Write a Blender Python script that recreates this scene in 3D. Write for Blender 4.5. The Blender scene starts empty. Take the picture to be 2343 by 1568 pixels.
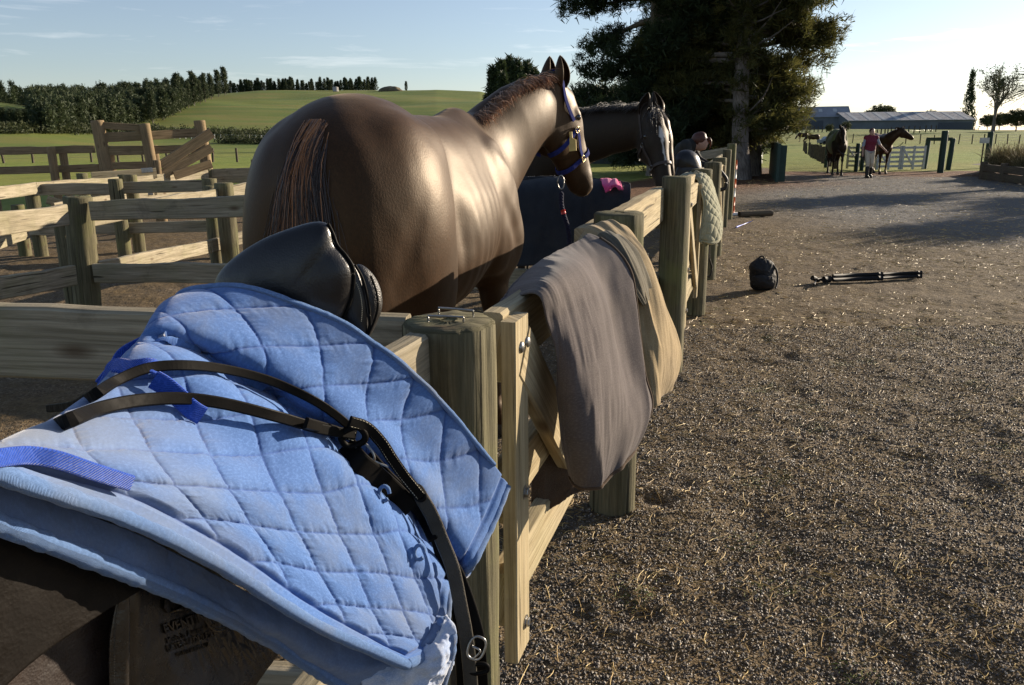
import bpy, math, random
import numpy as np
import openvdb
from mathutils import Vector, Matrix
random.seed(7); rng = np.random.default_rng(11)
S = bpy.context.scene
COL = S.collection
# ---------------------------------------------------------------- camera
F = 1800.0; CX, CY = 1171.0, 784.0; H = 1.47; PITCH = math.atan(469/F); ROLL = 0.010
cam_d = bpy.data.cameras.new('camera'); cam = bpy.data.objects.new('camera', cam_d); COL.objects.link(cam)
cam_d.sensor_width = 36; cam_d.lens = 36*F/2342; cam_d.clip_start = 0.05; cam_d.clip_end = 6000
RM = Matrix.Rotation(math.pi/2-PITCH, 3, 'X') @ Matrix.Rotation(-ROLL, 3, 'Z')
cam.matrix_world = Matrix.Translation((0, 0, H)) @ RM.to_4x4()
S.camera = cam
RN = np.array(RM)
def ray(x, y):
    v = RN @ np.array([(x-CX)/F, -(y-CY)/F, -1.0])
    return v
def at(x, y, Y):
    v = ray(x, y); return np.array([v[0]*Y/v[1], Y, H+v[2]*Y/v[1]])
def gnd(x, y, z=0.0):
    v = ray(x, y); t = (z-H)/v[2]; return np.array([v[0]*t, v[1]*t, z])
def proj(P):
    q = (np.asarray(P, float)-np.array([0, 0, H])) @ RN
    return np.stack([CX+F*q[..., 0]/-q[..., 2], CY-F*q[..., 1]/-q[..., 2]], -1)
# ---------------------------------------------------------------- mesh helpers
def mk(name, V, Fc, mat, parent=None, smooth=True, uv=None, origin=None, attrs=None):
    """one mesh object; V in world coordinates; parent's location is subtracted"""
    V = np.asarray(V, np.float32)
    if parent is not None and origin is None:
        origin = np.array(parent.get('_o', (0, 0, 0)))
    if origin is None: origin = np.zeros(3)
    V = V-np.asarray(origin, np.float32)
    me = bpy.data.meshes.new(name)
    if isinstance(Fc, np.ndarray): Fl = [Fc]
    elif len(Fc) and isinstance(Fc[0], np.ndarray) and Fc[0].ndim == 2: Fl = list(Fc)
    else: Fl = None
    me.vertices.add(len(V)); me.vertices.foreach_set('co', V.ravel())
    if Fl is not None:
        loops = np.concatenate([f.ravel() for f in Fl]).astype(np.int32)
        tot = np.concatenate([np.full(len(f), f.shape[1], np.int32) for f in Fl])
    else:
        loops = np.array([i for f in Fc for i in f], np.int32); tot = np.array([len(f) for f in Fc], np.int32)
    st = np.concatenate([[0], np.cumsum(tot)[:-1]]).astype(np.int32)
    me.loops.add(len(loops)); me.loops.foreach_set('vertex_index', loops)
    me.polygons.add(len(tot)); me.polygons.foreach_set('loop_start', st); me.polygons.foreach_set('loop_total', tot)
    me.polygons.foreach_set('use_smooth', np.full(len(tot), bool(smooth)))
    me.update(calc_edges=True)
    if uv is not None:
        l = me.uv_layers.new(name='UVMap')
        uv = np.asarray(uv, np.float32)
        if len(uv) == len(V): uv = uv[loops]
        l.data.foreach_set('uv', uv.ravel())
    if attrs:
        for k, a in attrs.items():
            at_ = me.attributes.new(k, 'FLOAT', 'POINT'); at_.data.foreach_set('value', np.asarray(a, np.float32))
    me.validate()
    if mat: me.materials.append(mat)
    o = bpy.data.objects.new(name, me); COL.objects.link(o)
    if parent is not None: o.parent = parent
    elif origin is not None: o.location = origin
    o['_o'] = tuple(float(c) for c in origin)
    return o
def thing(name, label, cat, loc=(0, 0, 0), group=None, rz=0):
    o = bpy.data.objects.new(name, None); COL.objects.link(o); o.location = loc; o.rotation_euler = (0, 0, rz)
    o.empty_display_size = .1
    o['_o'] = tuple(float(c) for c in loc); o['label'] = label; o['category'] = cat
    if group: o['group'] = group
    return o
def tag(o, label=None, cat=None, group=None, kind=None):
    for k, v in (('label', label), ('category', cat), ('group', group), ('kind', kind)):
        if v: o[k] = v
    return o
def copy_tree(o, parent=None):
    c = o.copy(); COL.objects.link(c); c.parent = parent
    for ch in list(o.children): copy_tree(ch, c)
    return c
class MB:
    """collects shapes in one mesh"""
    def __init__(s): s.V = []; s.F = []; s.U = []; s.n = 0
    def add(s, V, Fc, U=None):
        V = np.asarray(V, float); s.V.append(V)
        for f in Fc: s.F.append(tuple(int(i)+s.n for i in f))
        s.U.append(np.zeros((len(V), 2)) if U is None else np.asarray(U, float)); s.n += len(V); return s
    def build(s, name, mat, parent=None, smooth=False, **k):
        return mk(name, np.concatenate(s.V), s.F, mat, parent, smooth, uv=np.concatenate(s.U), **k)
def nrm(v): v = np.asarray(v, float); return v/max(1e-9, np.linalg.norm(v))
def frame(d, up=(0, 0, 1)):
    d = nrm(d); s = np.cross(d, up)
    if np.linalg.norm(s) < 1e-4: s = np.cross(d, (0, 1, 0))
    s = nrm(s); u = np.cross(s, d); return d, s, u
def vnoise(P, seed=0, freq=1.0):
    """cheap smooth value noise 3-D (vectorised)"""
    P = np.asarray(P, float)*freq+seed*17.31
    i = np.floor(P).astype(np.int64); f = P-i; f = f*f*(3-2*f)
    def h(a, b, c):
        n = (a*374761393+b*668265263+c*2147483647+seed*974711) & 0xffffffff
        n = ((n ^ (n >> 13))*1274126177) & 0xffffffff
        return ((n ^ (n >> 16)) & 0xffff)/65535.0
    x, y, z = i[..., 0], i[..., 1], i[..., 2]; fx, fy, fz = f[..., 0], f[..., 1], f[..., 2]
    def L(a, b, t): return a+(b-a)*t
    return L(L(L(h(x, y, z), h(x+1, y, z), fx), L(h(x, y+1, z), h(x+1, y+1, z), fx), fy),
             L(L(h(x, y, z+1), h(x+1, y, z+1), fx), L(h(x, y+1, z+1), h(x+1, y+1, z+1), fx), fy), fz)-.5
def fbm(P, seed=0, freq=1, oct=4, g=.5):
    r = 0; a = 1
    for k in range(oct): r = r+a*vnoise(P, seed+k, freq*2**k); a *= g
    return r
def cr(P, t):
    """Catmull-Rom through P (n,...) at params t in [0,n-1]"""
    P = np.asarray(P, float); n = len(P); t = np.clip(np.asarray(t, float), 0, n-1-1e-9)
    i = np.floor(t).astype(int); f = (t-i).reshape((-1,)+(1,)*(P.ndim-1))
    ext = np.concatenate([(2*P[0]-P[1])[None], P, (2*P[-1]-P[-2])[None]])
    a, b, c, d = ext[i], ext[i+1], ext[i+2], ext[np.minimum(i+3, n+1)]
    return .5*((2*b)+(-a+c)*f+(2*a-5*b+4*c-d)*f*f+(-a+3*b-3*c+d)*f**3)
def gridf(nu, nv, wrap=False, off=0):
    i = np.arange(nu-1)[:, None]; j = np.arange(nv if wrap else nv-1)[None]
    j2 = (j+1) % nv
    return (np.stack([i*nv+j, (i+1)*nv+j, (i+1)*nv+j2, i*nv+j2], -1).reshape(-1, 4)+off)
def tube(pts, r, seg=8, samples=None, squash=1.0, up=(0, 0, 1), closed=False, caps=True):
    """swept tube: returns V,F,U"""
    pts = np.asarray(pts, float); n = samples or len(pts)
    if samples:
        if closed: pts = np.concatenate([pts, pts[:1]])
        t = np.linspace(0, len(pts)-1, n); rr = np.interp(t, np.arange(len(pts)), np.full(len(pts), r) if np.isscalar(r) else r); pts = cr(pts, t)
    else: rr = np.full(n, r) if np.isscalar(r) else np.asarray(r, float)
    T = np.gradient(pts, axis=0); T /= np.linalg.norm(T, axis=1, keepdims=True)+1e-12
    s = np.cross(T, np.asarray(up, float)[None]); ln = np.linalg.norm(s, axis=1, keepdims=True)
    s = np.where(ln > 1e-3, s/np.maximum(ln, 1e-9), np.array([[1., 0, 0]]))
    u = np.cross(s, T); a = np.linspace(0, 2*math.pi, seg, endpoint=False)
    V = pts[:, None]+rr[:, None, None]*(np.cos(a)[None, :, None]*s[:, None]+squash*np.sin(a)[None, :, None]*u[:, None])
    Fc = [tuple(f) for f in gridf(n, seg, True)[:, ::-1]]
    if caps and not closed: Fc += [tuple(range(seg)), tuple((n-1)*seg+k for k in range(seg-1, -1, -1))]
    L = np.concatenate([[0], np.cumsum(np.linalg.norm(np.diff(pts, axis=0), axis=1))])
    U = np.stack([np.repeat(L, seg), np.tile(a*rr.mean(), n)], -1)
    return V.reshape(-1, 3), Fc, U
def ribbon(pts, nor, w, th, samples=40, tw=None):
    """strap: rectangular section; nor = normals per control point"""
    pts = np.asarray(pts, float); n0 = len(pts); t = np.linspace(0, n0-1, samples)
    nn = cr(np.broadcast_to(np.asarray(nor, float), pts.shape), t); ww = np.interp(t, np.arange(n0), np.full(n0, w) if np.isscalar(w) else w)
    P = cr(pts, t); T = np.gradient(P, axis=0); T /= np.linalg.norm(T, axis=1, keepdims=True)+1e-9
    s = np.cross(T, nn); s /= np.linalg.norm(s, axis=1, keepdims=True)+1e-9; nn = np.cross(s, T)
    prof = [(-.5, -.3), (-.46, .35), (-.38, .5), (.38, .5), (.46, .35), (.5, -.3), (.4, -.5), (-.4, -.5)]
    V = np.stack([P+s*(a*ww)[:, None]+nn*b*th for a, b in prof], 1)
    Fc = [tuple(f) for f in gridf(samples, 8, True)]+[tuple(range(7, -1, -1)), tuple((samples-1)*8+k for k in range(8))]
    L = np.concatenate([[0], np.cumsum(np.linalg.norm(np.diff(P, axis=0), axis=1))])
    U = np.stack([np.repeat(L, 8), np.tile(np.array([a for a, b in prof])*np.mean(ww), samples)], -1)
    return V.reshape(-1, 3), Fc, U
def box(c, d, s, u, lx, ly, lz):
    """oriented box, centre c, half sizes; slight bevel by insetting not needed"""
    c = np.asarray(c, float); V = []
    for i in (-1, 1):
        for j in (-1, 1):
            for k in (-1, 1): V.append(c+i*lx*d+j*ly*s+k*lz*u)
    Fc = [(0, 1, 3, 2), (4, 6, 7, 5), (0, 4, 5, 1), (2, 3, 7, 6), (0, 2, 6, 4), (1, 5, 7, 3)]
    return np.array(V), Fc
AX = (np.array([1., 0, 0]), np.array([0, 1., 0]), np.array([0, 0, 1.]))
def abox(x0, x1, y0, y1, z0, z1):
    return box(((x0+x1)/2, (y0+y1)/2, (z0+z1)/2), *AX, (x1-x0)/2, (y1-y0)/2, (z1-z0)/2)
def board(p0, p1, h, t, seed=0, wane=.004, n=None, fdir=None, chew=0.0):
    """timber board: p0,p1 = centre of the top edge at each end; h height, t thickness. rounded section."""
    p0 = np.asarray(p0, float); p1 = np.asarray(p1, float); L = np.linalg.norm(p1-p0); d, s, u = frame(p1-p0)
    n = n or max(4, int(L/.05)); b = min(.006, t*.2)
    prof = [(-t/2, -h+b), (-t/2, -h*.5), (-t/2, -b), (-t/2+b, 0), (0, .001), (t/2-b, 0), (t/2, -b), (t/2, -h*.5), (t/2, -h+b), (t/2-b, -h), (-t/2+b, -h)]
    m = len(prof); tt = np.linspace(0, 1, n); C = p0+(p1-p0)*tt[:, None]
    w1 = vnoise(np.stack([tt*L*3, tt*0, tt*0+seed*3.7], -1), 3)+.5*vnoise(np.stack([tt*L*11, tt*0, tt*0+seed], -1), 4)
    w2 = vnoise(np.stack([tt*L*3, tt*0+5, tt*0+seed*3.7], -1), 5)
    ch = np.maximum(0, vnoise(np.stack([tt*L*6, tt*0+9, tt*0+seed*1.7], -1), 6)-.05)*chew
    V = np.zeros((n, m, 3)); U = np.zeros((n, m, 2)); per = 0
    for k, (a, z) in enumerate(prof):
        dz = (w1*wane*2-ch if z > -h*.3 else (w2*wane*2 if z < -h*.7 else 0))
        jit = vnoise(np.stack([tt*L*20, tt*0+k, tt*0+seed], -1), 8)*wane*.35
        V[:, k] = C+s*(a+jit[:, None]*0+np.sign(a)*jit[:, None])+u*(z+dz)[:, None] if not np.isscalar(dz) else C+s*(a+np.sign(a)*jit[:, None])+u*z
        if k: per += math.hypot(a-prof[k-1][0], z-prof[k-1][1])
        U[:, k, 0] = tt*L+seed*7.3; U[:, k, 1] = per+seed*1.9
    # flat end caps
    Fc = [tuple(f) for f in gridf(n, m, True)[:, ::-1]]
    V = V.reshape(-1, 3); U = U.reshape(-1, 2)
    e0 = V[:m].copy(); e1 = V[-m:].copy(); k0 = len(V)
    V = np.concatenate([V, e0, e1]); U = np.concatenate([U, U[:m], U[-m:]])
    Fc += [tuple(k0+i for i in range(m)), tuple(k0+m+i for i in range(m-1, -1, -1))]
    return V, Fc, U
def post(base, top, r, seed=0, seg=28, n=None, rough=.004, ell=1.0, flat=False, ang=0):
    """round timber post with cracked top"""
    base = np.asarray(base, float); top = np.asarray(top, float); L = np.linalg.norm(top-base); n = n or max(6, int(L/.04))
    a = np.linspace(0, 2*math.pi, seg, endpoint=False)+ang; tt = np.linspace(0, 1, n)
    A, T = np.meshgrid(a, tt); P3 = np.stack([np.cos(A)*3, np.sin(A)*3, T*L*1.2+seed*5], -1)
    rr = r*(1+.03*vnoise(P3, 2))*(1.0)+rough*2*vnoise(np.stack([np.cos(A)*9, np.sin(A)*9, T*L*2.5+seed], -1), 3)+rough*.8*vnoise(np.stack([np.cos(A)*24, np.sin(A)*24, T*L*6+seed], -1), 5)
    d, s, u = frame(top-base); C = base+(top-base)*tt[:, None]
    V = C[:, None]+rr[..., None]*(np.cos(A)[..., None]*s+np.sin(A)[..., None]*u)
    V = V.reshape(-1, 3); U = np.stack([T*L+seed*3.1, A*r+seed*1.3], -1).reshape(-1, 2)
    Fc = [tuple(f) for f in gridf(n, seg, True)]
    # top: bevel ring, inner ring, centre
    ring = V[-seg:]; k0 = len(V); c = ring.mean(0)
    for f_, dz in ((.93, .006), (.55, .008), (.2, .007)):
        jit = vnoise(np.stack([np.cos(a)*3*f_, np.sin(a)*3*f_, a*0+seed], -1), 4)*.006
        V = np.concatenate([V, c+(ring-c)*f_+d*(dz+jit[:, None])]); U = np.concatenate([U, np.stack([np.cos(a)*r*f_, np.sin(a)*r*f_], -1)+seed])
    V = np.concatenate([V, [c+d*.006]]); U = np.concatenate([U, [[seed, seed]]])
    Fc += [tuple(f) for f in gridf(4, seg, True, k0-seg)]+[(k0+2*seg+i, k0+2*seg+(i+1) % seg, k0+3*seg) for i in range(seg)]
    return V, Fc, U
# ---------------------------------------------------------------- signed-distance bodies
class SDF:
    def __init__(s, lo, hi, vox):
        s.lo = np.asarray(lo, float); s.vox = vox; s.sh = tuple(int(math.ceil((b-a)/vox))+1 for a, b in zip(lo, hi)); s.f = np.full(s.sh, .3, np.float32)
    def _sub(s, lo, hi):
        i0 = np.maximum(0, np.floor((np.asarray(lo)-s.lo)/s.vox).astype(int)); i1 = np.minimum(s.sh, np.ceil((np.asarray(hi)-s.lo)/s.vox).astype(int)+1)
        if (i1 <= i0).any(): return None, None
        sl = tuple(slice(a, b) for a, b in zip(i0, i1))
        X = np.meshgrid(*[s.lo[k]+s.vox*np.arange(i0[k], i1[k]) for k in range(3)], indexing='ij')
        return sl, np.stack(X, -1).astype(np.float32)
    def _mix(s, sl, d, k, sub=False):
        a = s.f[sl]; d = d.astype(np.float32)
        if sub:
            h = np.clip(.5-.5*(a+d)/k, 0, 1); s.f[sl] = a*(1-h)-d*h+k*h*(1-h)
        else:
            h = np.clip(.5+.5*(a-d)/k, 0, 1); s.f[sl] = a*(1-h)+d*h-k*h*(1-h)
    def ell(s, c, r, k=.04, R=None, sub=False):
        c = np.asarray(c, float); r = np.asarray(r, float); m = (max(r) if R is not None else r)+k+.06
        sl, P = s._sub(c-m, c+m)
        if sl is None: return s
        q = P-c.astype(np.float32)
        if R is not None: q = q @ np.asarray(R, np.float32)
        k0 = np.linalg.norm(q/r, axis=-1); k1 = np.linalg.norm(q/(r*r), axis=-1)
        s._mix(sl, k0*(k0-1)/np.maximum(k1, 1e-6), k, sub); return s
    def cap(s, a, b, ra, rb, k=.03, n=None, sq=1.0, sub=False):
        a = np.asarray(a, float); b = np.asarray(b, float); m = max(ra, rb)*max(1, sq)+k+.06
        sl, P = s._sub(np.minimum(a, b)-m, np.maximum(a, b)+m)
        if sl is None: return s
        q = P-a; ab = b-a
        if n is not None:
            n = nrm(n); q = q+(q @ n)[..., None]*n*(1/sq-1); ab = ab+(ab @ n)*n*(1/sq-1)
        t = np.clip((q @ ab)/max(1e-9, ab @ ab), 0, 1); d = np.linalg.norm(q-t[..., None]*ab, axis=-1)-(ra+(rb-ra)*t)
        if n is not None and sq < 1: d = d*min(1, sq**.5)
        s._mix(sl, d, k, sub); return s
    def chain(s, pts, rs, k=.03, n=None, sq=1.0):
        for i in range(len(pts)-1): s.cap(pts[i], pts[i+1], rs[i], rs[i+1], k, n, sq)
        return s
    def mesh(s, smooth=0):
        g = openvdb.FloatGrid(.3); g.copyFromArray(s.f.astype(np.float32)); P, Q = g.convertToQuads(0.0)
        P = np.asarray(P, float)*s.vox+s.lo; Q = np.asarray(Q, np.int64)
        for _ in range(smooth):
            A = np.zeros_like(P); c = np.zeros(len(P))
            for i in range(4):
                a, b = Q[:, i], Q[:, (i+1) % 4]
                np.add.at(A, a, P[b]); np.add.at(c, a, 1); np.add.at(A, b, P[a]); np.add.at(c, b, 1)
            P = P*.5+.5*A/np.maximum(c, 1)[:, None]
        return P, Q
# ---------------------------------------------------------------- materials
def _n(nt, t, **k):
    n = nt.nodes.new(t)
    for a, b in k.items(): setattr(n, a, b)
    return n
def ramp(nt, stops, interp='LINEAR'):
    r = nt.nodes.new('ShaderNodeValToRGB'); r.color_ramp.interpolation = interp; e = r.color_ramp.elements
    while len(e) < len(stops): e.new(.5)
    for i, (p, c) in enumerate(stops):
        e[i].position = p; e[i].color = (c[0], c[1], c[2], 1) if not np.isscalar(c) else (c, c, c, 1)
    return r
class M:
    """small node-graph helper around one Principled material"""
    def __init__(s, name, rough=.7, spec=.4):
        s.m = bpy.data.materials.new(name); s.m.use_nodes = True; s.nt = s.m.node_tree; s.b = s.nt.nodes['Principled BSDF']
        s.b.inputs['Roughness'].default_value = rough; s.b.inputs['Specular IOR Level'].default_value = spec; s.h = None
    def L(s, a, b): s.nt.links.new(a, b); return s
    def co(s, kind='Object', scale=(1, 1, 1), rot=(0, 0, 0)):
        t = _n(s.nt, 'ShaderNodeTexCoord'); mp = _n(s.nt, 'ShaderNodeMapping'); mp.inputs['Scale'].default_value = scale; mp.inputs['Rotation'].default_value = rot
        s.L(t.outputs[kind], mp.inputs['Vector']); return mp.outputs[0]
    def noise(s, vec, scale, detail=4, rough=.55, dist=0):
        n = _n(s.nt, 'ShaderNodeTexNoise'); n.inputs['Scale'].default_value = scale; n.inputs['Detail'].default_value = detail; n.inputs['Roughness'].default_value = rough; n.inputs['Distortion'].default_value = dist
        s.L(vec, n.inputs['Vector']); return n.outputs['Fac']
    def vor(s, vec, scale, out='Distance', feature='F1', rnd=1):
        n = _n(s.nt, 'ShaderNodeTexVoronoi', feature=feature); n.inputs['Scale'].default_value = scale; n.inputs['Randomness'].default_value = rnd; s.L(vec, n.inputs['Vector']); return n.outputs[out]
    def ramp(s, fac, stops): r = ramp(s.nt, stops); s.L(fac, r.inputs[0]); return r.outputs[0]
    def mix(s, fac, a, b, mode='MIX'):
        n = _n(s.nt, 'ShaderNodeMix', data_type='RGBA', blend_type=mode)
        for sock, v in ((n.inputs[0], fac), (n.inputs[6], a), (n.inputs[7], b)):
            if hasattr(v, 'is_linked'): s.L(v, sock)
            elif np.isscalar(v): sock.default_value = v
            else: sock.default_value = (v[0], v[1], v[2], 1)
        return n.outputs[2]
    def math(s, op, a, b=0.0):
        n = _n(s.nt, 'ShaderNodeMath', operation=op)
        for i, v in enumerate((a, b)):
            if hasattr(v, 'is_linked'): s.L(v, n.inputs[i])
            else: n.inputs[i].default_value = v
        return n.outputs[0]
    def attr(s, name): n = _n(s.nt, 'ShaderNodeAttribute', attribute_name=name); return n.outputs['Fac']
    def color(s, c): 
        if hasattr(c, 'is_linked'): s.L(c, s.b.inputs['Base Color'])
        else: s.b.inputs['Base Color'].default_value = (c[0], c[1], c[2], 1)
        return s
    def rough(s, r): s.L(r, s.b.inputs['Roughness']); return s
    def bump(s, h, strength=.5, dist=.01):
        n = _n(s.nt, 'ShaderNodeBump'); n.inputs['Strength'].default_value = strength; n.inputs['Distance'].default_value = dist; s.L(h, n.inputs['Height'])
        if s.h: s.L(s.h, n.inputs['Normal'])
        s.h = n.outputs[0]; s.L(s.h, s.b.inputs['Normal']); return s
    def set(s, **k):
        for a, v in k.items(): s.b.inputs[a.replace('_', ' ')].default_value = v
        return s
def simple(name, c, rough=.7, var=.25, scale=8, bump=.0, bs=60, spec=.4, metal=0, kind='Object'):
    m = M(name, rough, spec); v = m.co(kind); f = m.noise(v, scale, 5)
    m.color(m.ramp(f, [(.3, [x*(1-var) for x in c]), (.7, [min(1, x*(1+var)) for x in c])]))
    if bump: m.bump(m.noise(v, bs, 3), bump, .004)
    m.set(Metallic=metal); return m.m
def wood(name, cA, cB, green=.3, dark=.5, chk=.5):
    m = M(name, .85, .2); uv = m.co('UV')
    g = m.noise(m.co('UV', (3, 110, 1)), 1.0, 6, .65, .6); g2 = m.noise(m.co('UV', (1.2, 16, 1)), 1.0, 5, .6, 1.2)
    c = m.ramp(g2, [(.30, cB), (.62, cA)]); c = m.mix(m.ramp(g, [(.35, .75), (.6, .0)]), c, [x*.55 for x in cB])
    st = m.noise(uv, 2.3, 6, .65); c = m.mix(m.math('MULTIPLY', m.ramp(st, [(.48, 0.), (.68, 1.)]), green), c, (.17, .18, .06))
    st2 = m.noise(uv, 5.1, 6, .7, .5); c = m.mix(m.math('MULTIPLY', m.ramp(st2, [(.55, 0.), (.72, 1.)]), dark), c, (.075, .062, .042))
    kn = m.vor(m.co('UV', (2.2, 6, 1)), 1.0); c = m.mix(m.ramp(kn, [(.05, .8), (.13, 0.)]), c, (.09, .055, .03))
    ck = m.ramp(m.noise(m.co('UV', (1.1, 42, 1)), 1.0, 2, .5, .4), [(.655, 0.), (.69, 1.)]); c = m.mix(m.math('MULTIPLY', ck, .85), c, [x*.22 for x in cB])
    m.color(c); m.bump(m.math('SUBTRACT', 1.0, ck), .8, .006); m.bump(g, chk, .004); m.bump(g2, .3, .006); m.bump(m.noise(uv, 160, 3), .25, .002)
    return m.m
def cloth_grid(C, nu, nv):
    """C: (a,b,3) control points -> dense (nu,nv,3)"""
    C = np.asarray(C, float); A = cr(C, np.linspace(0, len(C)-1, nu)); B = cr(np.swapaxes(A, 0, 1), np.linspace(0, C.shape[1]-1, nv)); return np.swapaxes(B, 0, 1)
def gnormals(P):
    du = np.gradient(P, axis=0); dv = np.gradient(P, axis=1); n = np.cross(du, dv); return n/(np.linalg.norm(n, axis=-1, keepdims=True)+1e-12)
def sheet(P, th, uv=None, flip=False):
    """closed thick sheet from dense grid P; extruded against the normal"""
    nu, nv = P.shape[:2]; N = gnormals(P)*(-1 if flip else 1); Q = P-N*th; V = np.concatenate([P.reshape(-1, 3), Q.reshape(-1, 3)]); n = nu*nv
    g = gridf(nu, nv); g2 = g[:, ::-1]+n; idx = np.arange(n).reshape(nu, nv)
    rim = np.concatenate([idx[0, :], idx[1:, -1], idx[-1, -2::-1], idx[-2:0:-1, 0]]); r2 = np.roll(rim, -1)
    side = np.stack([rim, r2, r2+n, rim+n], -1)
    if flip: g = g[:, ::-1]; g2 = g2[:, ::-1]; side = side[:, ::-1]
    if uv is None:
        U, Vv = np.meshgrid(np.linspace(0, 1, nu), np.linspace(0, 1, nv), indexing='ij'); uv = np.stack([U, Vv], -1)
    u = uv.reshape(-1, 2); return V, np.concatenate([g, g2, side]), np.concatenate([u, u])
# ---------------------------------------------------------------- ground and terrain
def lx(Y): return .40+.31*(Y-2.96)            # main fence line
XS = [-700, -250, 0, 70, 120, 240, 370, 480, 600, 800, 1000, 1100, 1250, 1400, 1800, 1950, 2100, 2260, 2420, 2800]
YR = [225, 225, 236, 246, 258, 252, 236, 221, 213, 209, 209, 216, 262, 296, 298, 296, 297, 298, 298, 300]
RR = [500, 450, 420, 420, 420, 500, 560, 600, 620, 620, 620, 620, 520, 300, 240, 215, 215, 215, 215, 215]
R0 = [150, 130, 130, 130, 130, 150, 160, 160, 160, 160, 160, 160, 160, 110, 70, 70, 70, 70, 70, 70]
AZX = np.array([math.atan2(*ray(x, 320)[:2]) for x in XS])
ELV = np.array([(H+RR[i]*ray(XS[i], YR[i])[2]/np.hypot(*ray(XS[i], YR[i])[:2])) for i in range(len(XS))])
def terrain(x, y):
    x = np.asarray(x, float); y = np.asarray(y, float)
    az = np.arctan2(x, y); r = np.hypot(x, y)
    h = np.interp(az, AZX, ELV); R = np.interp(az, AZX, RR); r0 = np.interp(az, AZX, R0)
    back = np.clip((np.abs(az)-1.0)/.5, 0, 1); h = h*(1-back)+2*back
    t = np.clip((r-r0)/(R-r0), 0, 1); z = h*(.25*t+.75*t*t*(3-2*t))
    P = np.stack([x, y, x*0], -1); far = np.clip((r-120)/200, 0, 1)
    z = z+far*fbm(P, 3, 1/90, 3)*5*np.clip((1-t)*3, 0, 1)
    z = z-np.clip((r-R)/400, 0, 1)*h*.6
    return z
_hp = rng.random((90, 4))
def near_bumps(x, y):
    P = np.stack([x, y, x*0], -1); r = np.hypot(x, y); w = np.clip((45-r)/20, 0, 1)
    hp = 0
    if np.size(x) > 0:
        hp = np.zeros(np.shape(x))
        for a_, b_, c_, d_ in _hp:
            cy = 1.2+9*b_; cx = .40+.31*(cy-2.96)+.1+a_*(.85*cy+.6); dx, dy = np.asarray(x)-cx, np.asarray(y)-cy; q = (dx*dx+dy*dy*.8)/(.045+.055*c_)**2; m = q < 6; hp = hp-np.where(m, (.004+.013*d_)*np.exp(-q)-.007*np.exp(-(q-2.2)**2), 0)
    return w*(hp+fbm(P, 5, 1.6, 2)*.026+fbm(P, 6, 5.5, 2)*.017+fbm(P*[1, 1.6, 1], 9, 15, 2)*.008-.010)
nr_, na_ = 900, 860
rad = np.concatenate([[0], np.geomspace(.25, 1500, nr_-1)])
u_ = np.linspace(0, 1, na_, endpoint=False)
# dense azimuths inside the view, coarse elsewhere
d1 = np.linspace(-.78, .78, na_-140, endpoint=False); d2 = np.linspace(.78, 2*math.pi-.78, 140, endpoint=False); azs = np.concatenate([d1, d2])
A_, R_ = np.meshgrid(azs, rad); gx = np.sin(A_)*R_; gy = np.cos(A_)*R_
gz = terrain(gx, gy)+near_bumps(gx, gy)
def poly_mask(x, y, poly, soft):
    poly = np.asarray(poly)[:, :2]; ins = np.zeros(x.shape, bool); dmin = np.full(x.shape, 1e9); n = len(poly)
    for i in range(n):
        a, b = poly[i], poly[(i+1) % n]
        c = ((a[1] > y) != (b[1] > y)); xi = (b[0]-a[0])*(y-a[1])/((b[1]-a[1]) if b[1] != a[1] else 1e-9)+a[0]; ins ^= c & (x < xi)
        ab = b-a; t = np.clip(((x-a[0])*ab[0]+(y-a[1])*ab[1])/(ab@ab), 0, 1); dmin = np.minimum(dmin, np.hypot(x-a[0]-t*ab[0], y-a[1]-t*ab[1]))
    sd = np.where(ins, dmin, -dmin); return np.clip(.5+sd/soft, 0, 1)
jit = fbm(np.stack([gx, gy, gx*0], -1), 21, .5, 3)
G = lambda *p: [gnd(*q) for q in p]
yard = np.array([[-30, -40], [-30, 12], [-9, 17], [2, 21], [4, 27], [7.2, 33], [9.5, 62], [16, 130], [19, 150], [22, 150], [16.5, 90], [12.2, 48], [11.5, 33.5], [14.5, 32.2], [26, 31.5], [60, 31], [60, -40]])
grass = 1-poly_mask(gx+jit*.8, gy+jit*1.5, yard, .5)
need = np.maximum(poly_mask(gx+jit*2, gy+jit*2, np.array([[3, 19], [10, 25], [10.5, 45], [12.5, 60], [1, 60], [-1, 24]]), 2.5), poly_mask(gx+jit*2, gy+jit*3, np.array([[10.3, 33], [11.5, 29.5], [22, 25], [45, 22], [45, 33], [11.5, 36]]), 2.5))
lane = poly_mask(gx+jit*.5, gy, np.array([[8.0, 31], [9.9, 62], [15.5, 130], [19, 150], [22, 150], [15.5, 90], [11.6, 48], [10.9, 33.5], [12, 30], [40, 26], [40, 3], [10, 8.6], [6.2, 11.5], [5.4, 16], [6.4, 24]]), 2.5)
bk = np.clip((np.hypot(gx, gy)-50)/120, 0, 1)
mg = M('ground_surface', .95, .25)
v = mg.co('Object')
pe = mg.vor(v, 95, 'Color'); pn = mg.vor(v, 95, 'Distance'); n1 = mg.noise(v, 1.3, 6, .6); n2 = mg.noise(v, 14, 5, .7); nn = mg.noise(v, 70, 3, .7)
sep = _n(mg.nt, 'ShaderNodeSeparateColor'); mg.L(pe, sep.inputs[0])
stone = mg.ramp(sep.outputs[0], [(.0, (.045, .032, .020)), (.5, (.125, .091, .058)), (.85, (.22, .168, .108)), (1, (.38, .31, .21))])
dirt = mg.ramp(n2, [(.3, (.070, .047, .021)), (.7, (.215, .148, .066))])
grav = mg.mix(mg.ramp(mg.noise(v, 2.2, 6, .7), [(.36, .25), (.62, .85)]), stone, dirt)
laneC = mg.ramp(n2, [(.3, (.10, .095, .085)), (.7, (.19, .175, .155))])
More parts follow.
